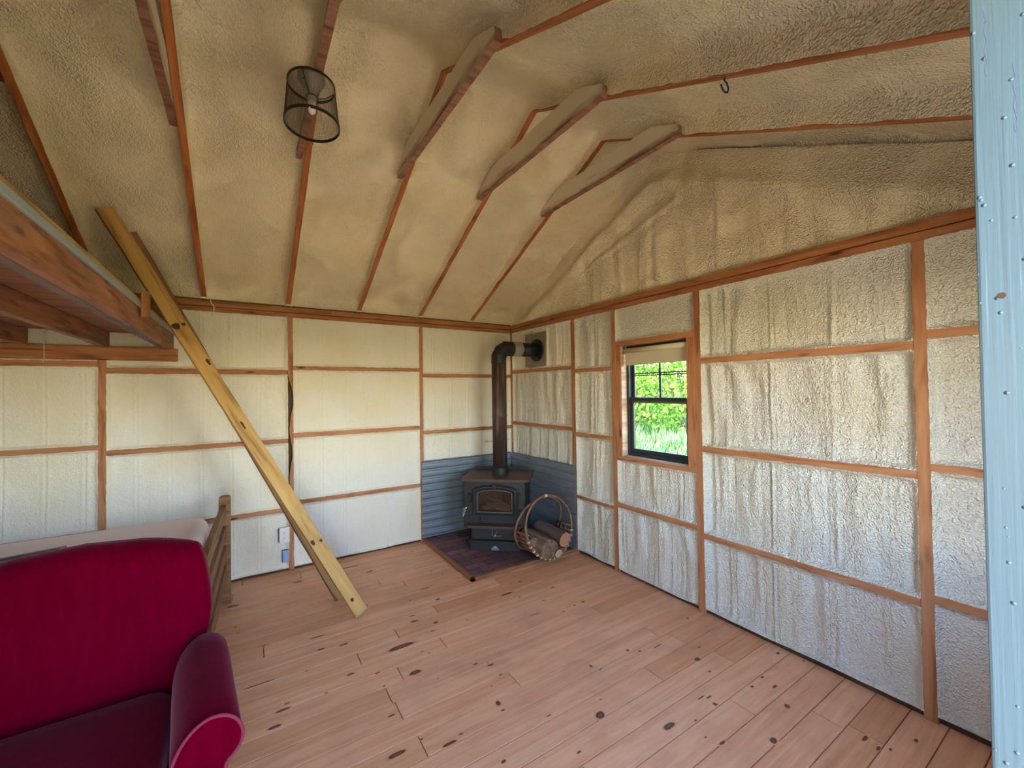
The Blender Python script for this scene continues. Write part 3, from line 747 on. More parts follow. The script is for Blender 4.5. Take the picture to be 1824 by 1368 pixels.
us.box((.112, ym-.009, 1.50), (.124, ym+.009, Z1-.05)); us.box((.112, Y1+.05, 1.722), (.124, Y0-.05, 1.732)); us.box((.112, Y1+.05, 1.705), (.124, Y0-.05, 1.714))
us.build('upper_sash', MAT['window_black'], wi)
MB().box((.091, Y1+.06, Z0+.06), (.093, Y0-.06, 1.50)).build('pane', MAT['glass'], wi)
MB().box((.117, Y1+.055, 1.50), (.119, Y0-.055, Z1-.055)).build('pane', MAT['glass'], wi)
rv = MB(); rv.box((.0905, Y0, Z0), (.145, Y0+.02, Z1)); rv.box((.0905, Y1-.02, Z0), (.145, Y1, Z1)); rv.box((.0905, Y1, Z1), (.145, Y0, Z1+.02)); rv.box((.0905, Y1, Z0-.02), (.145, Y0, Z0+.003))
rv.build('reveal_lining', MAT['reveal'], wi)
lin = MB(); lin.box((.004, Y0-.006, Z0+.001), (.0705, Y0-.0005, Z1-.001)); lin.box((.020, Y1+.001, Z0+.0005), (.0705, Y0-.006, Z0+.005)); lin.build('foam_lined_reveal', MAT['reveal'], wi)
bl = empty('roller_blind', (.03, -2.093, 1.935)); tag(bl, 'cream roller blind pulled a little way down over the window', 'blind')
MB().tube([(.036, Y1+.012, 1.925), (.036, Y0-.012, 1.925)], .021, 20).build('roller', MAT['blind'], bl, smooth=True)
bm_ = MB(); bm_.box((.052, Y1+.02, 1.808), (.0535, Y0-.02, 1.925)); bm_.box((.049, Y1+.018, 1.800), (.056, Y0-.018, 1.815), c=.002); bm_.build('blind_cloth', MAT['blind'], bl)
MB().box((.028, Y1+.001, 1.90), (.05, Y1+.008, 1.966)).build('bracket', MAT['window_black'], bl); MB().box((.028, Y0-.008, 1.90), (.05, Y0-.001, 1.966)).build('bracket', MAT['window_black'], bl)

# ---- loft
lf = struct(empty('loft', (-3.22, 0, 1.97)), 'timber loft platform above the bed, resting on a ledger on the back wall', 'loft')
board('ledger', (XD, -.021, 1.920), (-3.195, -.021, 1.920), (0, 0, 1), .102, .042, MAT['plate'], lf, wav=.002, seed=301)
jx = [-3.22-.019, -3.22-.058, -3.60-.019, -4.02-.019, -4.44-.019, -4.86-.019, -5.28-.019, -5.70-.019]
for i, x in enumerate(jx):
    board('joist', (x, -.004, 2.0225), (x, YC, 2.0225), (1, 0, 0), .0375, .115, MAT['joist'] if i != 1 else MAT['greyed'], lf, wav=.002, seed=310+i)
board('edge_strip', (-3.224, -.004, 2.093), (-3.224, YC, 2.093), (0, 0, 1), .026, .026, MAT['strip_grey'], lf)
xx = XD; i = 0
y = -.002
while y > YC+.02:
    y2 = max(y-.14, YC+.004)
    MB().box((XD, y2+.0015, 2.0815), (-3.2395, y-.0015, 2.1045), c=.001).build('deck_board', MAT['joist'], lf); y = y2
board('edge_board', (-3.246, -.004, 2.1165), (-3.246, YC, 2.1165), (1, 0, 0), .06, .019, MAT['plank'], lf, seed=330)
board('cleat', (-3.193, -1.30, 2.03), (-3.193, -1.30, 2.165), (1, 0, 0), .034, .034, MAT['plate'], lf, seed=331)
board('blocking', (-3.46, -.02, 2.215), (-3.20, -.02, 2.215), (0, 0, 1), .15, .036, MAT['greyed'], lf, seed=333)
mb = MB(); mb.tube([(-3.93, -.046, 2.06), (-3.931, -.046, 1.97), (-3.93, -.0455, 1.90), (-3.931, -.046, 1.862), (-3.937, -.045, 1.84)], .0022, 6); mb.build('foam_dribble', MAT['foam_bead'], lf, smooth=True)

# ================================================================== HEARTH CORNER
HZ = .028
hp = empty('hearth_pad', (-.57, -.58, 0)); tag(hp, 'dark red-brown brick hearth pad with a wooden edge, under the stove', 'hearth')
MB().box((-1.118, -1.130, 0.001), (-.002, -.002, HZ), c=.002).build('brick_surface', MAT['tile'], hp)
board('edge_trim', (-1.135, -.002, .0155), (-1.135, -1.160, .0155), (1, 0, 0), .034, .029, MAT['hearth_trim'], hp)
board('edge_trim', (-1.152, -1.145, .0155), (-.006, -1.145, .0155), (0, 1, 0), .030, .029, MAT['hearth_trim'], hp)

def corr_panel(name, along, a, b, z0, z1, label):
    e = empty(name, (-(a+b)/2, -.012, z0) if along == 'A' else (-.012, -(a+b)/2, z0))
    tag(e, label, 'metal panel', 'corrugated heat shields behind the stove')
    per = .0795; vs = []; fs = []; n = 14
    zs = []; z = z0; k = 0
    prof = [(0, .0125), (.10, .0150), (.30, .0172), (.48, .0180), (.55, .0165), (.62, .0182), (.80, .0198), (.90, .0200), (.93, .0180), (.95, .0090), (.975, .0060)]
    while z < z1:
        for f, d in prof:
            zz = z1-(k+1-f)*per
            if zz >= z0-.0001: zs.append((zz, d))
        k += 1; z = z1-k*per
        zs.sort()
        if (z1-k*per) < z0: break
    rows = []
    for k2 in range(0, 12):
        for f, d in prof:
            zz = z1-.012-(11-k2)*per+f*per-per*.0
            if z0 <= zz <= z1: rows.append((zz, d))
    rows = sorted(set(rows)); us = [a, a+.003]+list(np.linspace(a+.01, b-.01, 10))+[b-.003, b]
    for u in us:
        for zz, d in rows:
            d2 = d if a < u < b else d-.001
            vs.append((-u, -d2, zz) if along == 'A' else (-d2, -u, zz))
    nr = len(rows)
    for i in range(len(us)-1):
        for j in range(nr-1): fs.append((i*nr+j, (i+1)*nr+j, (i+1)*nr+j+1, i*nr+j+1))
    # back face so that the sheet has thickness
    b0 = len(vs)
    for u in us:
        for zz, d in rows: vs.append((-u, -(d-.0022), zz) if along == 'A' else (-(d-.0022), -u, zz))
    for i in range(len(us)-1):
        for j in range(nr-1): fs.append((b0+i*nr+j, b0+i*nr+j+1, b0+(i+1)*nr+j+1, b0+(i+1)*nr+j))
    for i in range(len(us)-1):
        for j in (0, nr-1): fs.append((i*nr+j, (i+1)*nr+j, b0+(i+1)*nr+j, b0+i*nr+j))
    for j in range(nr-1):
        for i in (0, len(us)-1): fs.append((i*nr+j, i*nr+j+1, b0+i*nr+j+1, b0+i*nr+j))
    m = MB(); m.add(vs, fs); m.build('corrugated_sheet', MAT['corr'], e)
    for (u, zz) in ((a+.03, z0+.78), (a+.42, z0+.80), (a+.43, z0+.62), (a+.44, z0+.53), (a+.44, z0+.36), (b-.06, z0+.72)):
        s = MB(); M2 = (Matrix.Translation((-u, -.0215, zz)) @ Matrix.Rotation(PI/2, 4, 'X')) if along == 'A' else (Matrix.Translation((-.0215, -u, zz)) @ Matrix.Rotation(-PI/2, 4, 'Y'))
        s.lathe([(.0065, -.006), (.0065, .002), (.004, .004)], 10, M2); s.build('screw', MAT['galv'], e, smooth=False)
    return e
corr_panel('corrugated_metal_panel', 'A', .020, 1.150, .030, .857, 'blue-grey corrugated metal sheet on the wall left of the stove')
corr_panel('corrugated_metal_panel', 'B', .020, 1.186, .030, .857, 'blue-grey corrugated metal sheet on the window wall behind the log basket')
# small bare strip of stud trim at the sheet end
# ---- stove
TH = math.radians(41)
PX, PY = -.498, -.557
sc = Vector((PX, PY, 0)) + Vector((math.cos(TH), -math.sin(TH), 0))*(-.012)
st = empty('wood_stove', (sc.x, sc.y, HZ), -TH); tag(st, 'black steel wood stove with an arched glass door standing on the brick hearth', 'stove')
SM = wmat(st)
def sb(name, mb, mat, par=None, **k): # local geometry in stove frame (z measured from the floor)
    T = SM @ Matrix.Translation((0, 0, -HZ)); par = par or st
    return mb.build(name, mat, par, M=T, **k)
iron = MAT['stove_iron']
# base plinth with chamfered corners
def chamf(w, d0, d1, c): return [(-w+c, d0), (w-c, d0), (w, d0+c), (w, d1), (-w, d1), (-w, d0+c)]
def slab(mb, poly, z0, z1):   # poly in xy
    n = len(poly); vs = [(x, y, z0) for x, y in poly]+[(x, y, z1) for x, y in poly]
    fs = [tuple(range(n-1, -1, -1)), tuple(range(n, 2*n))]+[(i, (i+1) % n, (i+1) % n+n, i+n) for i in range(n)]
    mb.add(vs, fs); return mb
m = MB(); slab(m, chamf(.275, -.265, .17, .03), HZ+.001, .110); slab(m, chamf(.283, -.273, .175, .03), .110, .124); sb('base_plinth', m, iron)
m = MB(); m.box((-.245, -.235, .124), (.235, .15, .256), c=.004); sb('pedestal', m, iron)
ps = m
m = MB(); m.tube([(-.030, -.243, .232), (-.036, -.247, .182), (-.02, -.250, .166), (.055, -.250, .170), (.060, -.250, .178)], .003, 6); m.tube([(.012, -.243, .215), (-.004, -.249, .165)], .0025, 6); m.box((-.016, -.252, .150), (.0, -.240, .18), c=.003); sb('ash_drawer_latch', m, MAT['chrome'])
m = MB(); m.box((-.205, -.238, .140), (-.180, -.235, .144)); sb('drawer_pin', m, MAT['chrome'])
# badge
bd = [(-.037, 0), (.037, 0), (.037, .020), (.022, .024), (.014, .036), (0, .043), (-.014, .036), (-.022, .024), (-.037, .020)]
m = MB(); m.prism([(x, z+.038) for x, z in bd], -.2765, -.2725); bg = sb('badge', m, MAT['silver'])
m = MB(); m.prism([(x, z+.038) for x, z in [(-.034, .003), (.034, .003), (.034, .018), (-.034, .018)]], -.2775, -.2765)
sb('badge_band', m, MAT['badge_blue'], bg)
m = MB()
for i in range(7): m.box((-.028+i*.0085, -.2782, .045), (-.0235+i*.0085, -.2774, .0525))
m.prism([(-.010, .060), (0, .0745), (.010, .060), (.005, .060), (0, .068), (-.005, .060)], -.2775, -.2765)
sb('badge_relief', m, MAT['silver'], bg)
# body: sides, back, top, arch-opened front
bw0, bw1, zb, zt_ = -.315, .300, .252, .706; yf = -.255; yb_ = .20
arch = []
gw = .170; gz0, gzs, gzc = .405, .583, .617
def arch_pts(w, z0, zs, zc, n=14):
    p = [(-w, z0), (w, z0), (w, zs)]
    p += [(w*math.cos(PI*k/n) , zs+(zc-zs)*math.sin(PI*k/n)**.9) for k in range(1, n)]
    return p+[(-w, zs)]
ap = arch_pts(gw+.004, gz0-.004, gzs+.002, gzc+.004)
def ring_face(m, inner, outer, y, y2=None, yo=None):
    n = len(inner); vs = [(x, y, z) for x, z in inner]+[(x, (yo if yo is not None else y), z) for x, z in outer]
    fs = [(i, (i+1) % n, (i+1) % n+n, i+n) for i in range(n)]
    m.add(vs, fs)
    if y2 is not None:
        vs = [(x, y, z) for x, z in inner]+[(x, y2, z) for x, z in inner]
        m.add(vs, [(i, i+n, (i+1) % n+n, (i+1) % n) for i in range(n)])
def rect_like(inner, x0, x1, z0, z1):
    out = []
    n = len(inner)
    for i, (x, z) in enumerate(inner):
        if i == 0: out.append((x0, z0))
        elif i == 1: out.append((x1, z0))
        elif i == 2: out.append((x1, z1-.12))
        elif i == n-1: out.append((x0, z1-.12))
        else:
            t = (i-2)/(n-3)
            if t < .12: out.append((x1, z1-.12*(1-t/.12)))
            elif t > .88: out.append((x0, z1-.12*((t-.88)/.12)))
            else: out.append((x1+(x0-x1)*(t-.12)/.76, z1))
    return out
m = MB(); ro = rect_like(ap, bw0, bw1, zb, zt_); ring_face(m, ap, ro, yf)
for lo, hi in [((bw0, yf, zb), (bw0+.006, yb_, zt_)), ((bw1-.006, yf, zb), (bw1, yb_, zt_)), ((bw0, yb_-.006, zb), (bw1, yb_, zt_)), ((bw0, yf, zb), (bw1, yb_, zb+.006)), ((bw0, yf, zt_-.006), (bw1, yb_, zt_))]:
    m.box(lo, hi)
sb('body', m, iron)
m = MB()
for lo, hi in [((-.25, yf+.03, gz0-.03), (.25, .12, gz0-.02)), ((-.25, .11, gz0-.03), (.25, .12, .66)), ((-.25, yf+.03, gz0-.03), (-.24, .12, .66)), ((.24, yf+.03, gz0-.03), (.25, .12, .66))]: m.box(lo, hi)
sb('firebox_lining', m, MAT['brick_fire'])
m = MB(); m.box((.02, .085, gz0-.02), (.13, .108, .66)); sb('firebox_back_plate', m, MAT['dark'])
# door ring
def off(p, dw, dz0, dzs, dzc): return arch_pts(gw+dw, gz0-dz0, gzs+dzs, gzc+dzc)
m = MB()
r0 = off(0, 0, 0, 0, 0); r1 = off(0, .014, .014, .006, .014); r2_ = off(0, .030, .022, .014, .030); r3 = off(0, .038, .028, .022, .040); r4 = off(0, .058, .036, .030, .052)
ring_face(m, r0, r1, yf-.006, y2=yf+.012, yo=yf-.010); ring_face(m, r1, r2_, yf-.010, yo=yf-.030); ring_face(m, r2_, r3, yf-.030, yo=yf-.030); ring_face(m, r3, r4, yf-.030, yo=yf-.012)
n = len(r4); m.add([(x, yf-.012, z) for x, z in r4]+[(x, yf, z) for x, z in r4], [(i, (i+1) % n, (i+1) % n+n, i+n) for i in range(n)])
dr_ = sb('door', m, iron)
m = MB(); m.add([(x, yf-.003, z) for x, z in r0]+[(x, yf+.001, z) for x, z in r0], [tuple(range(n)), tuple(range(2*n-1, n-1, -1))]); sb('door_glass', m, MAT['stove_glass'], dr_)
m = MB(); m.tube([(x, yf-.008, z) for x, z in r0], .0022, 6, closed=True); sb('glass_gasket', m, MAT['galv'], dr_)
m = MB()
for k in range(5):
    a = (k-2)*.16; m.box((-.004, -.006, 0), (.004, .002, .040), Matrix.Translation((math.sin(a)*.018, yf-.030, .640)) @ Matrix.Rotation(a, 4, 'Y'))
m.prism([(-.012, .634), (.012, .634), (.022, .680), (-.022, .680)], yf-.031, yf-.012); sb('fan_ornament', m, iron, dr_)
m = MB()
m.box((-.262, yf-.034, .50), (-.235, yf-.004, .585), c=.006); m.tube([(-.262, yf-.03, .545), (-.275, yf-.045, .50), (-.288, yf-.055, .455)], .006, 8); hl = sb('door_handle', m, MAT['black_metal'], dr_)
m = MB(); pts = []
for k in range(100):
    t = k/99; a = t*2*PI*8; r = .0125*math.sin(PI*min(1, .25+t*.75))+.004
    pts.append((-.288-.020*t+r*math.cos(a), yf-.055+r*math.sin(a), .455-.085*t))
m.tube(pts, .0026, 6); m.tube([(-.288, yf-.055, .455), (-.309, yf-.055, .368)], .005, 8); sb('spring_grip', m, MAT['chrome'], dr_)
for z0_, z1_ in ((.50, .60), (.41, .44)): m = MB(); m.box((.236, yf-.026, z0_), (.252, yf-.004, z1_), c=.004); sb('hinge', m, MAT['black_metal'], dr_)
m = MB(); m.tube([(.262, yf-.012, .475), (.285, yf-.030, .445)], .003, 6); sb('air_control_rod', m, MAT['chrome'])
m = MB(); slab(m, [(-.255, -.345), (.245, -.345), (.262, -.325), (.262, yf), (-.272, yf), (-.272, -.325)], .268, .292); sb('ash_lip', m, MAT['stove_top'])
m = MB(); m.tube([(-.15, yf-.005, .36), (-.148, yf-.010, .31), (-.13, yf-.012, .296)], .006, 6); sb('poker_hook', m, MAT['black_metal'])
# top plate
m = MB(); slab(m, [(-.325, -.290), (.318, -.290), (.345, -.255), (.345, .20), (-.345, .20), (-.345, -.262)], .706, .728); sb('top_plate', m, MAT['stove_top'])
m = MB(); m.box((-.30, .205, .30), (.275, .222, .765)); m.box((-.30, .19, .728), (.275, .205, .740)); sb('rear_heat_shield', m, MAT['black_metal'])
# stick of ash wood and embers inside
ai = [(-.145, -.05, .505), (-.10, -.055, .488), (-.04, -.07, .478), (.01, -.08, .474), (.07, -.11, .456), (.13, -.15, .432)]
m = MB(); m.tube(ai, [.004, .009, .010, .008, .009, .004], 7)
as_ = sb('charred_stick', m, MAT['ash'])
m = MB()
for k in range(7):
    rs = random.Random(k); y = -.19+.03*k; m.tube([(-.16+rs.random()*.05, y, gz0-.01+rs.random()*.03), (rs.random()*.1-.05, y+.01, gz0+rs.random()*.04), (.16-rs.random()*.05, y-.02, gz0-.005+rs.random()*.02)], .008, 6)
sb('ash_bed', m, MAT['ash'])
# ---- stove pipe
sp = empty('stove_pipe', (PX, PY, .728)); tag(sp, 'rusty black stove pipe rising from the stove and elbowing into the gable wall', 'stove pipe')
R0 = .076
def band(m, zlo, zhi, r): m.lathe([(r, zlo), (r, zhi)], 40, Matrix.Translation((PX, PY, 0)))
m = MB(); m.lathe([(R0+.014, .729), (R0+.014, .737), (R0+.008, .75), (R0+.006, .80), (R0+.001, .806)], 40, Matrix.Translation((PX, PY, 0))); m.build('collar', MAT['black_metal'], sp, smooth=False)
m = MB(); m.lathe([(R0, .80), (R0, 1.325), (R0+.003, 1.33), (R0+.003, 1.345), (R0+.001, 1.35), (R0+.001, 1.895)], 40, Matrix.Translation((PX, PY, 0))); m.build('vertical_pipe', MAT['pipe'], sp, smooth=True)
# adjustable elbow: four mitred gores
m = MB(); Z1_ = 2.04; rc = .118; n = 36
cx, cz = PX+rc, Z1_-rc; rings = []
def ring_at(p, ax, r):
    a = Vector((0, 1, 0)); b = ax.cross(a); return [p+a*math.cos(2*PI*k/n)*r+b*math.sin(2*PI*k/n)*r for k in range(n)]
angs = [0, .26, .79, 1.31, PI/2]
path = [Vector((PX, PY, 1.885))]
for a in (.26, .785, 1.31): path.append(Vector((cx-rc*1.04*math.cos(a), PY, cz+rc*1.04*math.sin(a))))
path += [Vector((cx+.045, PY, Z1_))]
m.tube(path, [R0+.003]*len(path), n); m.build('elbow', MAT['black_metal'], sp)
for zz, r in ((1.885, R0+.0045), ):
    m = MB(); m.lathe([(r, zz), (r, zz+.006)], 40, Matrix.Translation((PX, PY, 0))); m.build('seam_band', MAT['black_metal'], sp)
XT = lambda x: Matrix.Translation((x, PY, Z1_)) @ Matrix.Rotation(PI/2, 4, 'Y')
m = MB(); m.lathe([(R0+.001, 0), (R0+.001, .095), (R0+.0035, .097), (R0+.0035, .108), (R0, .112)], 40, XT(-.335)); m.build('galvanised_section', MAT['galv'], sp, smooth=False)['label'] = 'bare galvanised ring'
m = MB(); m.lathe([(R0-.001, 0), (R0-.001, .225)], 40, XT(-.23)); m.build('horizontal_pipe', MAT['black_metal'], sp, smooth=True)
m = MB(); m.lathe([(.010, 0), (.122, 0), (.126, .003), (.126, .008)], 48, Matrix.Translation((-.014, PY, Z1_)) @ Matrix.Rotation(PI/2, 4, 'Y')); m.build('wall_flange', MAT['black_metal'], sp)
for a in (.35, 1.9, 3.5, 5.1):
    m = MB(); m.lathe([(.004, -.003), (.004, .002)], 8, Matrix.Translation((-.0155, PY+.10*math.cos(a-1.9+4.4), Z1_+.10*math.sin(a-1.9+4.4))) @ Matrix.Rotation(-PI/2, 4, 'Y')); m.build('screw', MAT['chrome'], sp)
for z in (1.90,):
    m = MB(); m.lathe([(.0035, -.002), (.0035, .002)], 8, Matrix.Translation((PX+.025, PY-R0-.003, z)) @ Matrix.Rotation(PI/2, 4, 'X')); m.build('screw', MAT['chrome'], sp)
fp = MB().box((-.006, -.712, 1.862), (.012, -.332, 2.236), c=.001).build('flue_wall_plate', MAT['galv_plate']); tag(fp, 'dull galvanised metal plate on the gable wall behind the black pipe flange', 'metal plate')
# ---- hooks

m = MB()
m.tube([(-.352+.010*math.cos(a), -.014, 1.003+.012*math.sin(a)) for a in np.linspace(.3, 2*PI-.2, 14)]+[(-.335, -.014, .998), (-.32, -.016, 1.004), (-.30, -.014, 1.0), (-.26, -.012, 1.0), (-.10, -.008, 1.002), (-.02, .016, 1.003)], .0028, 6)
m.tube([(-.355, -.014, 1.003), (-.358, .022, 1.006)], .0028, 6)
wh = m.build('wire_hook', MAT['galv']); tag(wh, 'thin grey wire hook on the foam just behind the vertical stove pipe', 'hook')
m = MB(); hx, hy, hz = -1.156, -3.397, 2.390+S*(2*(-YR)-3.397)
m.tube([(hx, hy, hz+.012), (hx, hy, hz-.012), (hx+.018, hy, hz-.020), (hx+.028, hy, hz-.036), (hx+.020, hy, hz-.054), (hx, hy, hz-.060), (hx-.018, hy, hz-.050), (hx-.024, hy, hz-.038)], .0032, 8)
ch = m.build('ceiling_hook', MAT['black_metal'], smooth=True); tag(ch, 'small dark screw hook under the middle roof rafter on the right', 'hook')
# power cord by the stove
m = MB(); cp = [(-.60, -.10, .033), (-.70, -.115, .034), (-.775, -.10, .034), (-.80, -.16, .034), (-.76, -.22, .036), (-.69, -.21, .034), (-.67, -.26, .034), (-.73, -.31, .036), (-.80, -.35, .034), (-.825, -.43, .034), (-.79, -.49, .034)]
def smooth_path(p, k=4):
    p = [Vector(q) for q in p]; out = []
    for i in range(len(p)-1):
        a, b, c, d = p[max(i-1, 0)], p[i], p[i+1], p[min(i+2, len(p)-1)]
        for j in range(k):
            t = j/k; out.append(.5*((2*b)+(c-a)*t+(2*a-5*b+4*c-d)*t*t+(3*b-a-3*c+d)*t**3))
    return out+[p[-1]]
m.tube(smooth_path(cp), .0045, 6); pc = m.build('power_cord', MAT['black_metal'], smooth=True); tag(pc, 'black power cord curled on the bricks left of the stove', 'cord')
# outlet and junction box on the stud of the back wall
ol = empty('electrical_outlet', (-2.444, .0, .32)); tag(ol, 'white duplex electrical outlet beside the wavy stud on the back wall', 'outlet')
MB().box((-2.485, -.012, .253), (-2.404, -.006, .392), c=.003).build('cover_plate', MAT['white_plastic'], ol)
MB().box((-2.492, -.007, .262), (-2.412, .03, .385), c=.003).build('box', MAT['slot'], ol)
for z in (.342, .300):
    m = MB(); m.lathe([(.0165, -.001), (.0165, .001), (.015, .002)], 20, Matrix.Translation((-2.445, -.0125, z)) @ Matrix.Rotation(PI/2, 4, 'X')); r = m.build('receptacle', MAT['white_plastic'], ol)
    m = MB(); m.box((-2.452, -.0153, z-.001), (-2.4495, -.0144, z+.008)); m.box((-2.441, -.0153, z-.001), (-2.4385, -.0144, z+.008)); m.lathe([(.0028, 0), (.0028, .0008)], 8, Matrix.Translation((-2.445, -.0145, z-.008)) @ Matrix.Rotation(PI/2, 4, 'X'))
    m.build('slots', MAT['slot'], r)
jb = empty('junction_box', (-2.434, 0, .13)); tag(jb, 'bluish steel junction box with a blank cover below the outlet', 'junction box')
MB().box((-2.459, -.008, .081), (-2.408, -.004, .182), c=.002).build('cover', MAT['steel_box'], jb); MB().box((-2.464, -.005, .078), (-2.409, .03, .185), c=.003).build('box', MAT['window_black'], jb)
for z in (.174, .089):
    m = MB(); m.lathe([(.003, -.001), (.003, .001)], 8, Matrix.Translation((-2.434, -.0085, z)) @ Matrix.Rotation(PI/2, 4, 'X'))
    m.build('cover_screw', MAT['galv'], jb)

# ---- log basket
V3 = Vector
lb = empty('log_basket', (-.35, -1.07, HZ)); tag(lb, 'bent-branch log carrier with two round hoops standing on the hearth edge', 'basket')
def hoop_frame(c, a, R_, lean):
    nv = V3((math.sin(a), -math.cos(a), 0)); hv = V3((math.cos(a), math.sin(a), 0)); upv = V3((-nv.x*lean, -nv.y*lean, 1)).normalized()
    ctr = V3((c[0], c[1], HZ+.010))+upv*R_
    return lambda t, r=1.0: ctr+(hv*math.cos(t)+upv*math.sin(t))*R_*r
c1 = V3((-.33, -1.222, 0)); a1 = .06; c2 = c1-V3((math.sin(a1), -math.cos(a1), 0))*.292
H1 = hoop_frame(c1, a1, .282, .184); H2 = hoop_frame(c2, a1, .282, .305)
H2 = hoop_frame(c2, a1, .282, -.305)
for nm, H, pale in (('hoop', H1, 1), ('hoop', H2, 0)):
    m = MB(); pts = []; rr = []
    for k in range(72):
        t = 2*PI*k/72; jit = .004*noise.noise(V3((math.cos(t)*3, math.sin(t)*3, 5+pale))); pts.append(H(t)+V3((jit, jit, jit))); rr.append(.0112+.002*noise.noise(V3((t*2, 1, pale))))
    m.tube(pts, rr, 8, closed=True); m.build('hoop', MAT['bentwood'], lb, smooth=True)
# lashings: pale bindings along the lower front hoop
for k in range(15):
    t = PI*1.10+PI*.80*k/14; m = MB(); m.tube([H1(t-.020), H1(t), H1(t+.020)], [.0165]*3, 8); m.build('binding', MAT['bentwood_pale'], lb, smooth=True)
m = MB(); m.tube([H1(PI/2-.05), H1(PI/2+.06)], [.015, .015], 8); m.build('top_lashing', MAT['bentwood_pale'], lb, smooth=True)
# cradle of split-branch ribs between the hoops
for k in range(17):
    t = PI*1.03+PI*.92*k/16
    p, q = H1(t, .955), H2(t, .955); o_ = (q-p).normalized()
    m = MB(); m.tube([p-o_*.02, (p+q)/2+V3((0, 0, -.004)), q+o_*.02], [.008, .0095, .008], 7, flat=1.2); m.build('cradle_rib', MAT['bentwood' if k % 3 else 'split_wood'], lb, smooth=True)
for H in (H1, H2):
    pass
m = MB()
for f in (.33, .66):
    pts = [H1(PI*1.03+PI*.92*j/24, .925).lerp(H2(PI*1.03+PI*.92*j/24, .925), f) for j in range(25)]; m.tube(pts, .006, 6)
m.build('cross_hoops', MAT['bentwood'], lb, smooth=True)
# logs
def log(name, c, d, L, prof, seed, mat_side, mat_end, label, roll=0):
    d = V3(d).normalized(); R = rot_to(d, (0, 0, 1)); n = len(prof); K = 14; vs = []; fs = []; fm = []
    up_ = V3((0, 0, 1)); 
    for i in range(K+1):
        x = -L/2+L*i/K
        for k, (py, pz) in enumerate(prof):
            s = 1+.10*noise.noise(V3((x*9+seed, k*.7, seed)))
            cr, sr = math.cos(roll), math.sin(roll); y2, z2 = py*cr-pz*sr, py*sr+pz*cr
            endj = .008*noise.noise(V3((k*1.3, seed, i))) if i in (0, K) else 0
            vs.append((x+endj, z2*s, -y2*s))
    for i in range(K):
        for k in range(n): fs.append((i*n+k, i*n+(k+1) % n, (i+1)*n+(k+1) % n, (i+1)*n+k)); fm.append(0)
    fs += [tuple(range(n-1, -1, -1)), tuple(K*n+k for k in range(n))]; fm += [1, 1]
    o = mesh_obj(name, vs, fs, None, None, Matrix.Translation(c) @ R, mats=[mat_side, mat_end], fmat=fm)
    tag(o, label, 'log', 'split logs in the hoop carrier'); return o
circ = lambda r, n=18, j=.08, s=0: [(r*math.cos(2*PI*k/n)*(1+j*noise.noise(V3((k*.9, s, 2)))), r*math.sin(2*PI*k/n)*(1+j*noise.noise(V3((k*.9, s, 2))))) for k in range(n)]
halfr = lambda r, n=12: [(r*math.cos(PI*k/n+PI), r*math.sin(PI*k/n+PI)+r*.35) for k in range(n+1)]+[(r*.5, r*.45), (-.3*r, r*.5)]
axd = (H1(PI*1.5)-H2(PI*1.5)).normalized()
basec = (H1(PI*1.5, .80)+H2(PI*1.5, .80))/2
hvv = V3((math.cos(a1), math.sin(a1), 0))
def spot(h, z, along=0): return basec+hvv*h+V3((0, 0, z))+axd*(along-.055)
quarter = [(-.085, -.02), (-.06, -.055), (-.01, -.075), (.045, -.065), (.078, -.030), (.07, .012), (.035, .05), (-.02, .062), (-.07, .03)]
log('split_log', spot(-.060, .062, .040), axd+V3((.02, 0, -.05)), .35, [(p[0]*1.30, p[1]*1.35) for p in quarter], 3, MAT['split_wood'], MAT['split_wood'], 'large grey-brown split log leaning in the middle of the carrier')
log('split_log', spot(.125, .105, .03), axd+V3((.05, 0, -.12)), .36, circ(.070, s=3), 8, MAT['bark'], MAT['cut_end'], 'round bark-covered log with an orange cut end on the right of the carrier')
log('split_log', spot(.040, -.012, .045), axd, .36, [(p[0]*.55, p[1]*.5) for p in quarter], 12, MAT['bark'], MAT['cut_end_pale'], 'thin log with a pale oval end at the bottom of the carrier', roll=.6)
log('split_log', spot(-.168, .100, -.015), axd+V3((-.04, 0, .05)), .27, [(p[0]*.55, p[1]*.75) for p in quarter], 21, MAT['split_wood'], MAT['split_wood'], 'flat split log against the left side of the carrier', roll=1.1)
# leather/metal toothed strap at the rear right
tb = MB(); tc = H2(-.12, .96)
for k in range(5):
    tb.box((tc.x-.008, tc.y+.015+.001, tc.z-.0), (tc.x+.0, tc.y+.02, tc.z+.001))
# ---- leaning planks
def plank(name, footL, rest, top_px_len, w, t, mat, label, skew=0.0, flip=1):
    pass
CAM = V3((-2.7335, -4.28821, 1.6))
def lean(name, footc, rest, L, w, t, mat, label, knots=()):
    a = (V3(rest)-V3(footc)).normalized(); mid = V3(footc)+a*L*.45
    vd = (mid-CAM).normalized(); wd_ = a.cross(vd).normalized()      # across the face
    nn = a.cross(wd_).normalized()
    if nn.dot(vd) < 0: nn = -nn                                       # pointing away from the viewer side
    c0 = V3(footc)+nn*(t/2)
    # lowest end corner touches the boards
    low = min((c0+wd_*sx*w/2+nn*sy*t/2).z for sx in (-1, 1) for sy in (-1, 1))
    c0 = c0+V3((0, 0, -low+.001)); c1_ = c0+a*L
    o = board(name, c0, c1_, wd_, w, t, mat, None, wav=.004, seed=len(name)*7+int(L*10))
    tag(o, label, 'plank'); return o, c0, a, wd_, nn
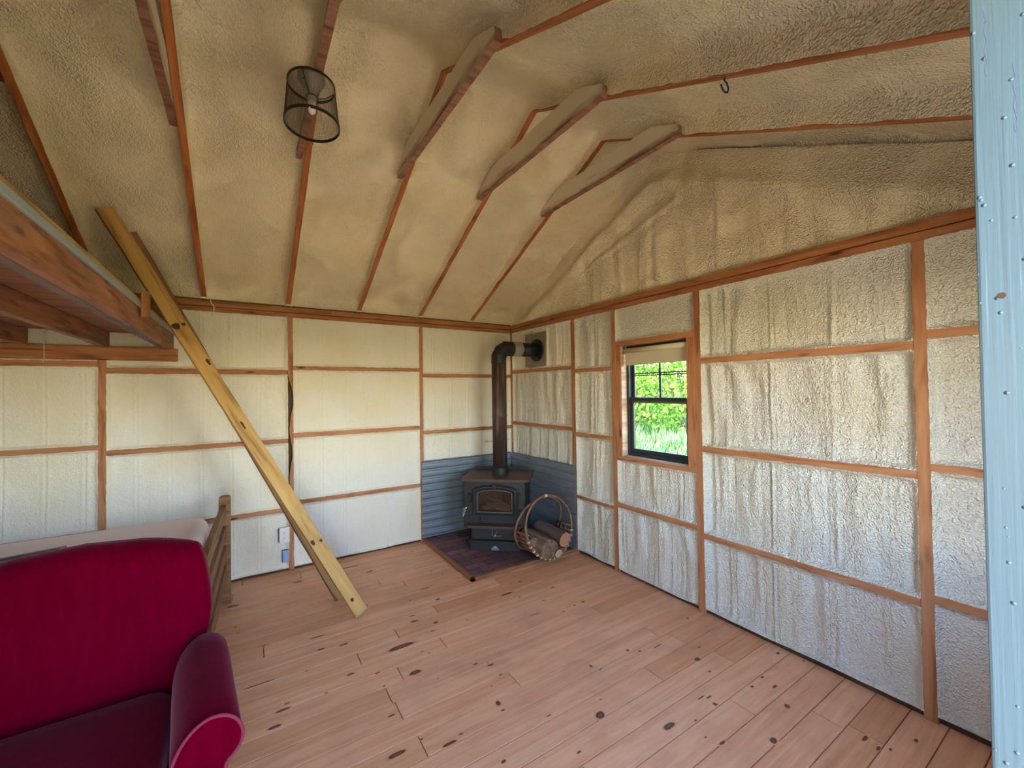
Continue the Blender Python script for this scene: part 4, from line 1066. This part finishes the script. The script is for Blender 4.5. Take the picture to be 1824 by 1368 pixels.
def lean(name, A, C, wd0, w, t, mat, label):
    A = V3(A); a = (V3(C)-A).normalized(); L = (V3(C)-A).length; wd_ = V3(wd0); wd_ = (wd_-a*wd_.dot(a)).normalized()
    nn = a.cross(wd_).normalized()
    if nn.dot(A-CAM) < 0: nn = -nn
    c0 = A+wd_*w/2+nn*t/2
    low = min((c0+wd_*sx*w/2+nn*sy*t/2).z for sx in (-1, 1) for sy in (-1, 1)); c0 = c0+V3((0, 0, -low+.001))
    o = board(name, c0, c0+a*L, wd_, w, t, mat, None, wav=.003, seed=int(L*10)); tag(o, label, 'plank'); return o, c0, a, wd_, nn
P1 = lean('leaning_plank', (-2.08, -1.20, 0), (-3.51, -.77, 2.75), (.08, .024, .030), .090, .036, MAT['plank'], 'long yellowish plank leaning from floor over the loft edge, in front of its darker twin')
P2 = lean('leaning_plank', (-2.154, -.871, 0), (-3.433, -.56, 2.68), (.08, .030, .034), .088, .034, MAT['plank2'], 'darker weathered plank leaning just behind the long yellowish plank')
o1, q0, qa, qw, qn = P1
def knot_on(o, s_, wf, ra, rb, mat, name='knot'):
    ctr = q0+qa*s_+qw*wf*.045-qn*.0182
    vs = [ctr+qa*ra*math.cos(2*PI*k/16)+qw*rb*math.sin(2*PI*k/16)*(1+.2*math.sin(k)) for k in range(16)]
    vs = vs+[v+qn*.003 for v in vs]
    inv = wmat(o).inverted()
    n = 16
    mesh_obj(name, [inv @ v for v in vs], [tuple(range(n))]+[(i, (i+1) % n, (i+1) % n+n, i+n) for i in range(n)], mat, o, wmat(o))
MAT['knot_dark'] = simple('plank_knot', hexc(58, 36, 24), .8)
for s_, wf, ra, rb in ((.62, .55, .020, .013), (.60, -.55, .012, .010), (1.55, .0, .03, .007), (2.02, -.60, .024, .010), (2.30, .45, .022, .024), (2.30, -.5, .012, .012), (.12, .2, .014, .012)):
    knot_on(o1, s_, -wf, ra, rb, MAT['knot_dark'])
# dark stamp marks on the cut foot of the plank
m = MB()
for k in range(8):
    f = -.8+.2*k; c = q0+qw*f*.040-qa*.0006+qn*(.004*((k*7) % 3-1)); d1 = (qw*.006+qn*.006*(1 if k % 2 else -1))
    m.tube([c-d1, c+d1], .0022, 5)
m.build('end_marks', MAT['slot'], o1)
# ---- bed
bd_ = empty('bed', (-3.95, -1.06, 0)); tag(bd_, 'brown wooden bed frame with a slatted footboard, along the back wall behind the armchair', 'bed')
def rpost(x0, x1, y0, y1, h):
    m = MB(); r = .022; pr = [(x0, 0), (x1, 0), (x1, h-r)]+[(x1-r+r*math.cos(a), h-r+r*math.sin(a)) for a in np.linspace(.3, PI/2, 5)]+[(x0+r-r*math.sin(a), h-r+r*math.cos(a)) for a in np.linspace(0, PI/2-.3, 5)]+[(x0, h-r)]
    m.prism(pr, y0, y1); return m
PBED = MAT['pine_bed']
rpost(-2.910, -2.834, -.425, -.365, .818).build('footboard_post', PBED, bd_)
rpost(-2.955, -2.900, -1.745, -1.690, .765).build('footboard_post', PBED, bd_)
board('top_rail', (-2.880, -.42, .712), (-2.925, -1.70, .712), (0, 0, 1), .090, .034, PBED, bd_)
board('lower_rail', (-2.872, -.42, .555), (-2.918, -1.70, .555), (0, 0, 1), .080, .022, PBED, bd_)
board('lower_rail', (-2.872, -.42, .405), (-2.918, -1.70, .405), (0, 0, 1), .080, .022, PBED, bd_)
board('lower_rail', (-2.872, -.42, .250), (-2.918, -1.70, .250), (0, 0, 1), .090, .022, PBED, bd_)
board('side_rail', (-2.945, -1.718, .30), (-4.95, -1.718, .30), (0, 0, 1), .14, .026, PBED, bd_)
board('side_rail', (-2.91, -.20, .30), (-4.95, -.20, .30), (0, 0, 1), .14, .026, PBED, bd_)
board('cross_slat', (-2.98, -.21, .362), (-2.98, -1.70, .362), (1, 0, 0), .09, .018, PBED, bd_)
for k in range(7): board('cross_slat', (-3.25-k*.27, -.21, .362), (-3.25-k*.27, -1.70, .362), (1, 0, 0), .09, .018, PBED, bd_)
rpost(-4.99, -4.93, -1.745, -1.690, .95).build('headboard_post', PBED, bd_); rpost(-4.99, -4.93, -.25, -.19, .95).build('headboard_post', PBED, bd_)
board('headboard_panel', (-4.96, -.25, .70), (-4.96, -1.69, .70), (0, 0, 1), .36, .024, PBED, bd_)
# mattress: rounded slab with a soft crown
def soft_slab(name, x0, x1, y0, y1, z0, z1, r, crown, mat, parent=None, nx=60, ny=36, wob=.004, seed=0):
    vs = []; fs = []; cx_, cy_ = (x0+x1)/2, (y0+y1)/2
    prof = [(0, z0)]; 
    for a in np.linspace(-PI/2, 0, 6): prof.append((r*(1-math.cos(a)), z0+r+r*math.sin(a)))
    for a in np.linspace(0, PI/2, 8): prof.append((r*(1-math.cos(a)), z1-r+r*math.sin(a)))
    prof = [(r, z0)]+prof[1:]
    def outline(inset, n=96):
        rc_ = max(.10-inset*.5, .03); pts = []
        X0, X1, Y0_, Y1_ = x0+inset, x1-inset, y0+inset, y1-inset
        for (cx, cy, a0) in ((X1-rc_, Y1_-rc_, 0), (X0+rc_, Y1_-rc_, PI/2), (X0+rc_, Y0_+rc_, PI), (X1-rc_, Y0_+rc_, 1.5*PI)):
            for k in range(9): a = a0+PI/2*k/8; pts.append((cx+rc_*math.cos(a), cy+rc_*math.sin(a)))
        return pts
    n = 36
    for ins, z in prof:
        for (x, y) in outline(ins): vs.append((x, y, z+wob*noise.noise(V3((x*3, y*3, seed)))))
    L = len(prof)
    for k in range(8):
        f = 1-(k+1)/8.5
        for (x, y) in outline(r):
            X = cx_+(x-cx_)*f; Y = cy_+(y-cy_)*f
            cr = crown*(1-abs((X-cx_)/((x1-x0)/2))**3)*(1-abs((Y-cy_)/((y1-y0)/2))**3)
            vs.append((X, Y, z1+cr+wob*noise.noise(V3((X*3, Y*3, seed)))))
    T = L+8
    for i in range(T-1):
        for k in range(n): fs.append((i*n+k, i*n+(k+1) % n, (i+1)*n+(k+1) % n, (i+1)*n+k))
    fs += [tuple(range(n-1, -1, -1)), tuple((T-1)*n+k for k in range(n))]
    Mx = Matrix.Translation((cx_, cy_, z0)); inv = Mx.inverted()
    return mesh_obj(name, [inv @ V3(v) for v in vs], fs, mat, parent, Mx, smooth=True)
mt = soft_slab('mattress', -4.92, -2.985, -1.66, -.09, .372, .635, .095, .022, MAT['mattress']); tag(mt, 'white quilted mattress lying on the wooden bed', 'mattress')
fx = empty('framed_panel', (-3.95, -.85, .672)); tag(fx, 'dark flat framed panel lying on the mattress behind the armchair', 'panel')
Mf = Matrix.Translation((-3.98, -.90, .681)) @ Matrix.Rotation(math.radians(14), 4, 'Z')
m = MB(); W2, H2_, b_ = .37, .15, .028
for lo, hi in [((-W2, H2_-b_, -.008), (W2, H2_, .009)), ((-W2, -H2_, -.008), (W2, -H2_+b_, .009)), ((-W2, -H2_+b_, -.008), (-W2+b_, H2_-b_, .009)), ((W2-b_, -H2_+b_, -.008), (W2, H2_-b_, .009))]: m.box(lo, hi, c=.003)
m.build('frame_border', simple('dark_frame_wood', hexc(84, 78, 74), .45), fx, M=Mf)
m = MB(); m.box((-W2+b_, -H2_+b_, -.006), (W2-b_, H2_-b_, .002)); m.build('frame_panel', MAT['window_black'], fx, M=Mf)
# ---- armchair
ac = empty('armchair', (-3.28, -2.35, 0)); tag(ac, 'deep red velvet armchair with scrolled arms, its back against the bed', 'armchair')
VEL = MAT['velvet']; XC = -3.285
def pillow(outline, layers):   # outline in (x,z); layers: list of (inset, fy) ; position via func
    vs = []; fs = []; n = len(outline)
    cx_ = sum(p[0] for p in outline)/n; cz_ = sum(p[1] for p in outline)/n
    nrm = []
    for i in range(n):
        a, b = outline[i-1], outline[(i+1) % n]; t = V3((b[0]-a[0], b[1]-a[1], 0)).normalized(); nrm.append((t.y, -t.x))
    for ins, fn in layers:
        for i, (x, z) in enumerate(outline):
            X, Z = x-nrm[i][0]*ins, z-nrm[i][1]*ins; vs.append(fn(X, Z))
    for i in range(len(layers)-1):
        for k in range(n): fs.append((i*n+k, i*n+(k+1) % n, (i+1)*n+(k+1) % n, (i+1)*n+k))
    # caps: fans with inner rings
    for (base, fn, ins, rev) in ((0, layers[0][1], layers[0][0], True), ((len(layers)-1)*n, layers[-1][1], layers[-1][0], False)):
        prev = base
        for f in (.9, .8, .7, .6, .5, .4, .3, .2, .1):
            b = len(vs)
            for i, (x, z) in enumerate(outline):
                X, Z = x-nrm[i][0]*ins, z-nrm[i][1]*ins; vs.append(fn(cx_+(X-cx_)*f, cz_+(Z-cz_)*f))
            for k in range(n):
                q = (prev+k, prev+(k+1) % n, b+(k+1) % n, b+k); fs.append(q if not rev else q[::-1])
            prev = b
        fs.append(tuple(prev+k for k in range(n)) if not rev else tuple(prev+k for k in range(n-1, -1, -1)))
    return vs, fs
def topz(dx): return .998-.085*(abs(dx)/.42)**2.2
WP = [(.22, .335), (.30, .335), (.42, .360), (.52, .392), (.62, .415), (.70, .422), (.78, .418), (.86, .408), (.93, .396), (.99, .384)]
def wz(z): return float(np.interp(z, [q[0] for q in WP], [q[1] for q in WP]))
vs = []; fs = []; NT_ = 64; ts = list(np.linspace(0, .90, 30))+[1-.10*(1-math.sin(PI/2*k/10)) for k in range(1, 11)]
for t in ts:
    zz = .22+t*.775; w_ = wz(zz); tk = .085*(math.sqrt(max(0, 1-((t-.90)/.10)**2)) if t > .90 else 1)+.002
    wr = w_-.020*(1-math.sqrt(max(0, 1-((t-.90)/.10)**2)) if t > .90 else 0)
    for k in range(NT_):
        a = 2*PI*k/NT_; ca, sa = math.cos(a), math.sin(a)
        x = wr*abs(ca)**.30*(1 if ca > 0 else -1) if abs(ca) > 1e-6 else 0
        yy = tk*abs(sa)**.55*(1 if sa > 0 else -1) if abs(sa) > 1e-6 else 0
        z = .22+t*(topz(x)-.22)
        b_ = .030*max(0, 1-(x/.42)**2)**1.5*max(0, 1-((z-.70)/.42)**2)**1.5 if sa < 0 else 0
        vs.append((XC+x, -1.99+.06*(z-.3)/.6+yy-b_*min(1, -sa*2 if sa < 0 else 0), z))
L_ = len(ts)
for i in range(L_-1):
    for k in range(NT_): fs.append((i*NT_+k, i*NT_+(k+1) % NT_, (i+1)*NT_+(k+1) % NT_, (i+1)*NT_+k))
fs += [tuple(range(NT_-1, -1, -1)), tuple((L_-1)*NT_+k for k in range(NT_))]
MB().add(vs, fs).build('backrest', VEL, ac, smooth=True)
# arms
def arm(sgn):
    A = [(.318, .14), (.318, .30), (.322, .44), (.340, .505), (.372, .552), (.412, .578), (.452, .578), (.487, .556), (.507, .518), (.506, .478), (.486, .446), (.466, .425), (.462, .38), (.462, .14)]
    A2 = []
    P_ = [V3((x, z, 0)) for x, z in A]
    sm = smooth_path([(p.x, p.y, 0) for p in P_], 3); A = [(p.x, p.y) for p in sm]
    ol_ = [(XC+sgn*x, z) for x, z in A]
    if sgn < 0: ol_ = ol_[::-1]
    sh = lambda y: sgn*(.055*(-2.35-y)/.27*.5)
    rise = lambda y, z: (.018*(y+2.65)/.55 if z > .4 else 0)
    lay = []
    for ins, y in ((.020, -2.660), (.008, -2.660), (.002, -2.654), (0, -2.645), (0, -2.5), (0, -2.35), (0, -2.2), (.004, -2.10), (.02, -2.075), (.05, -2.06)):
        lay.append((ins, (lambda yy: (lambda X, Z: (X+sh(yy), yy, Z+rise(yy, Z))))(y)))
    vs, fs = pillow(ol_[::-1], lay)
    o = MB().add(vs, fs).build('arm', VEL, ac, smooth=True)
    m = MB(); m.tube([(x+sh(-2.652), -2.656, z) for x, z in ol_ if z > .15], .0055, 8); m.build('piping', MAT['piping'], o, smooth=True)
    return o
arm(1); arm(-1)
m = MB(); m.box((XC+.455, -2.58, .16), (XC+.480, -2.10, .40), c=.006); m.build('side_lining', MAT['lining'], ac)['label'] = 'pale lining under the arm'
soft = soft_slab('seat_cushion', XC-.318, XC+.318, -2.685, -2.085, .27, .425, .045, .02, VEL, ac, wob=.003)
m = MB(); m.box((XC-.33, -2.63, .12), (XC+.33, -2.06, .268), c=.01); m.build('seat_frame', VEL, ac)
for sx in (-1, 1):
    for yy in (-2.60, -2.04):
        m = MB(); m.lathe([(.020, 0), (.026, .12), (.030, .145)], 12, Matrix.Translation((XC+sx*.39, yy, 0))); m.build('leg', MAT['sole'], ac)
# ---- mesh lamp on the collar tie
nl = V3((-.003, -.088, -1)).normalized(); ctp = V3((-2.469, -2.178, 3.04)); r1_, r2__, hh = .101, .117, .202
lp = empty('ceiling_lamp', (-2.455, -2.17, 3.088)); tag(lp, 'ceiling lamp with a dark wire-mesh drum shade hanging from the collar tie', 'lamp')
aL = nl.cross(V3((1, 0, 0))).normalized(); bL = nl.cross(aL)
ML = Matrix.Identity(4)
for i in range(3): ML[i][0], ML[i][1], ML[i][2], ML[i][3] = aL[i], bL[i], nl[i], ctp[i]
def cyl(m, r0, r1, z0, z1, n=64): m.lathe([(r0, z0), (r1, z1)], n, cap=False)
m = MB(); nv_ = 104; nh = 42
for k in range(nv_):
    a = 2*PI*k/nv_; m.tube([(r1_*math.cos(a), r1_*math.sin(a), 0), (r2__*math.cos(a), r2__*math.sin(a), hh)], .00055, 3, caps=False)
for j in range(nh):
    f = (j+.5)/nh; r = r1_+(r2__-r1_)*f; m.tube([(r*math.cos(2*PI*k/56), r*math.sin(2*PI*k/56), hh*f) for k in range(56)], .00055, 3, closed=True)
sh_ = m.build('mesh_shade', MAT['mesh_wire'], lp, M=ML)
def ringband(r, z, w): 
    m = MB(); m.lathe([(r-.0015, z), (r+.002, z), (r+.002, z+w), (r-.0015, z+w), (r-.0015, z)], 64, cap=False); return m
ringband(r1_, -.002, .012).build('top_ring', MAT['ring_iron'], lp, M=ML, smooth=False); ringband(r2__, hh-.012, .014).build('bottom_ring', MAT['ring_iron'], lp, M=ML)
m = MB()
for a in (.5, .5+2*PI/3, .5+4*PI/3): m.tube([(r1_*math.cos(a), r1_*math.sin(a), .004), (.06*math.cos(a), .06*math.sin(a), .045), (.022*math.cos(a), .022*math.sin(a), .062)], .0028, 6)
m.tube([(.023*math.cos(2*PI*k/24), .023*math.sin(2*PI*k/24), .062) for k in range(24)], .0032, 6, closed=True)
m.build('spider', MAT['ring_iron'], lp, M=ML)
m = MB(); m.lathe([(.056, -.047), (.060, -.040), (.060, -.020), (.050, -.004), (.030, .010), (.021, .020), (.021, .062), (.019, .088)], 32); m.build('lampholder', MAT['porcelain'], lp, M=ML, smooth=True)
for a in (1.0, 4.2):
    m = MB(); m.lathe([(.005, 0), (.005, .002)], 10, Matrix.Translation((.043*math.cos(a), .043*math.sin(a), 0))); m.build('mounting_screw', MAT['slot'], lp, M=ML)
m = MB(); m.lathe([(.017, .088), (.017, .12), (.015, .135), (.008, .143)], 20); m.build('bulb', MAT['bulb'], lp, M=ML, smooth=True)
for a in (0.2, 3.3):
    m = MB(); m.tube([(r2__*math.cos(a), r2__*math.sin(a), hh+.002), ((r2__+.010)*math.cos(a), (r2__+.010)*math.sin(a), hh+.008)], .003, 6); m.build('clip', MAT['galv'], lp, M=ML)

# ================================================================== OUTDOORS
def gh(x, y):
    r = max(0, x-1.0)
    return -.45+.045*r+.25*noise.noise(V3((x*.12, y*.12, 0)))*min(1, max(0, x)/3)+.03*noise.noise(V3((x*.9, y*.9, 3)))
gx = np.concatenate([np.linspace(-30, -1, 20), np.linspace(0, 30, 70), np.linspace(32, 90, 30)]); gy = np.concatenate([np.linspace(-60, -12, 30), np.linspace(-11, 30, 90), np.linspace(32, 60, 12)])
vs = [(x, y, gh(x, y)) for x in gx for y in gy]
gr = mesh_obj('ground', vs, grid_faces(len(gx), len(gy)), MAT['ground'], smooth=True); struct(gr, 'sunlit grassy slope outside the window', 'ground')
pv = MB().box((-9, -14, -.35), (3, -4.46, -.06)).build('bounce_ground', simple('bounce_ground_tan', hexc(206, 176, 128), .9)); struct(pv, 'unseen tan ground added outside the doorway to bounce warm light indoors', 'ground')  # unseen reflector slab, added so warm light bounces onto ceiling and upper walls
rg = random.Random(11)
def in_view(x, y):   # the sector the window opens on
    a = math.atan2(y+4.29, x+2.73); return math.radians(30) < a < math.radians(54)
gv = []; gf = []
cnt = 0
while cnt < 15000:
    d = 3.5+26*rg.random()**1.25; a = math.radians(30+23*rg.random()); x = -2.73+d*math.cos(a); y = -4.29+d*math.sin(a)
    if x < .6: continue
    z = gh(x, y)-.02; h = (.22+.28*rg.random())*(1+.02*d); w = .008+.0016*d; an = rg.random()*PI*2; lx, ly = math.cos(an)*h*.35, math.sin(an)*h*.35; px, py = -math.sin(an)*w, math.cos(an)*w
    b = len(gv); gv += [(x-px, y-py, z), (x+px, y+py, z), (x+lx*.4+px*.7, y+ly*.4+py*.7, z+h*.6), (x+lx*.4-px*.7, y+ly*.4-py*.7, z+h*.6), (x+lx, y+ly, z+h)]
    gf += [(b, b+1, b+2, b+3), (b+3, b+2, b+4)]; cnt += 1
go = mesh_obj('meadow_grass', gv, gf, MAT['grass_blade']); tag(go, 'tall bright meadow grass on the slope outside the window', 'grass', kind='stuff')
def bush(x, y, r, h, seed, label):
    rs = random.Random(seed); z0 = gh(x, y); e = empty('leafy_bush', (x, y, z0)); tag(e, label, 'bush', 'bushes on the slope outside the window')
    m = MB()
    for k in range(7):
        a = rs.random()*6.28; m.tube([(x, y, z0-.05), (x+.3*r*math.cos(a), y+.3*r*math.sin(a), z0+h*.4), (x+.65*r*math.cos(a), y+.65*r*math.sin(a), z0+h*.8)], [.05, .035, .012], 5)
    m.build('branches', MAT['stem'], e)
    vs = []; fs = []
    for k in range(2600):
        u = rs.random()*2-1; a = rs.random()*2*PI; q = math.sqrt(1-u*u); lob = 1+.28*noise.noise(V3((q*math.cos(a)*2.2, q*math.sin(a)*2.2, u*2.2+seed)))
        rr = (rs.random()**.35)*lob
        p = V3((x+r*rr*q*math.cos(a), y+r*rr*q*math.sin(a), z0+h*.5+h*.52*rr*u)); s = .07+.05*rs.random()
        d1 = V3((rs.random()-.5, rs.random()-.5, rs.random()-.5)).normalized()*s; d2 = V3((rs.random()-.5, rs.random()-.5, rs.random()-.5)); d2 = (d2-d1*d2.dot(d1)/d1.dot(d1)).normalized()*s*.5
        b = len(vs); vs += [p-d1, p+d2, p+d1, p-d2]; fs.append((b, b+1, b+2, b+3))
    MB().add(vs, fs).build('foliage', MAT['leaf'], e)
for i, (d, an, r, h, lab) in enumerate([(15, 34, 2.2, 3.6, 'bright green bush low at the right edge of the window view'), (17, 40, 2.5, 4.6, 'tall bright green bush behind the upper right pane'), (18, 46, 2.6, 4.8, 'tall bright green bush behind the upper left pane'), (16, 51, 2.2, 4.0, 'bright green bush at the left edge of the window view'),
                                  (23, 37, 3.4, 6.2, 'far green thicket rising behind the right bushes'), (24, 43.5, 3.6, 6.6, 'far green thicket rising behind the middle bushes'), (23, 49.5, 3.4, 6.2, 'far green thicket rising behind the left bushes')]):
    bush(-2.73+d*math.cos(math.radians(an)), -4.29+d*math.sin(math.radians(an)), r, h, i+3, lab)
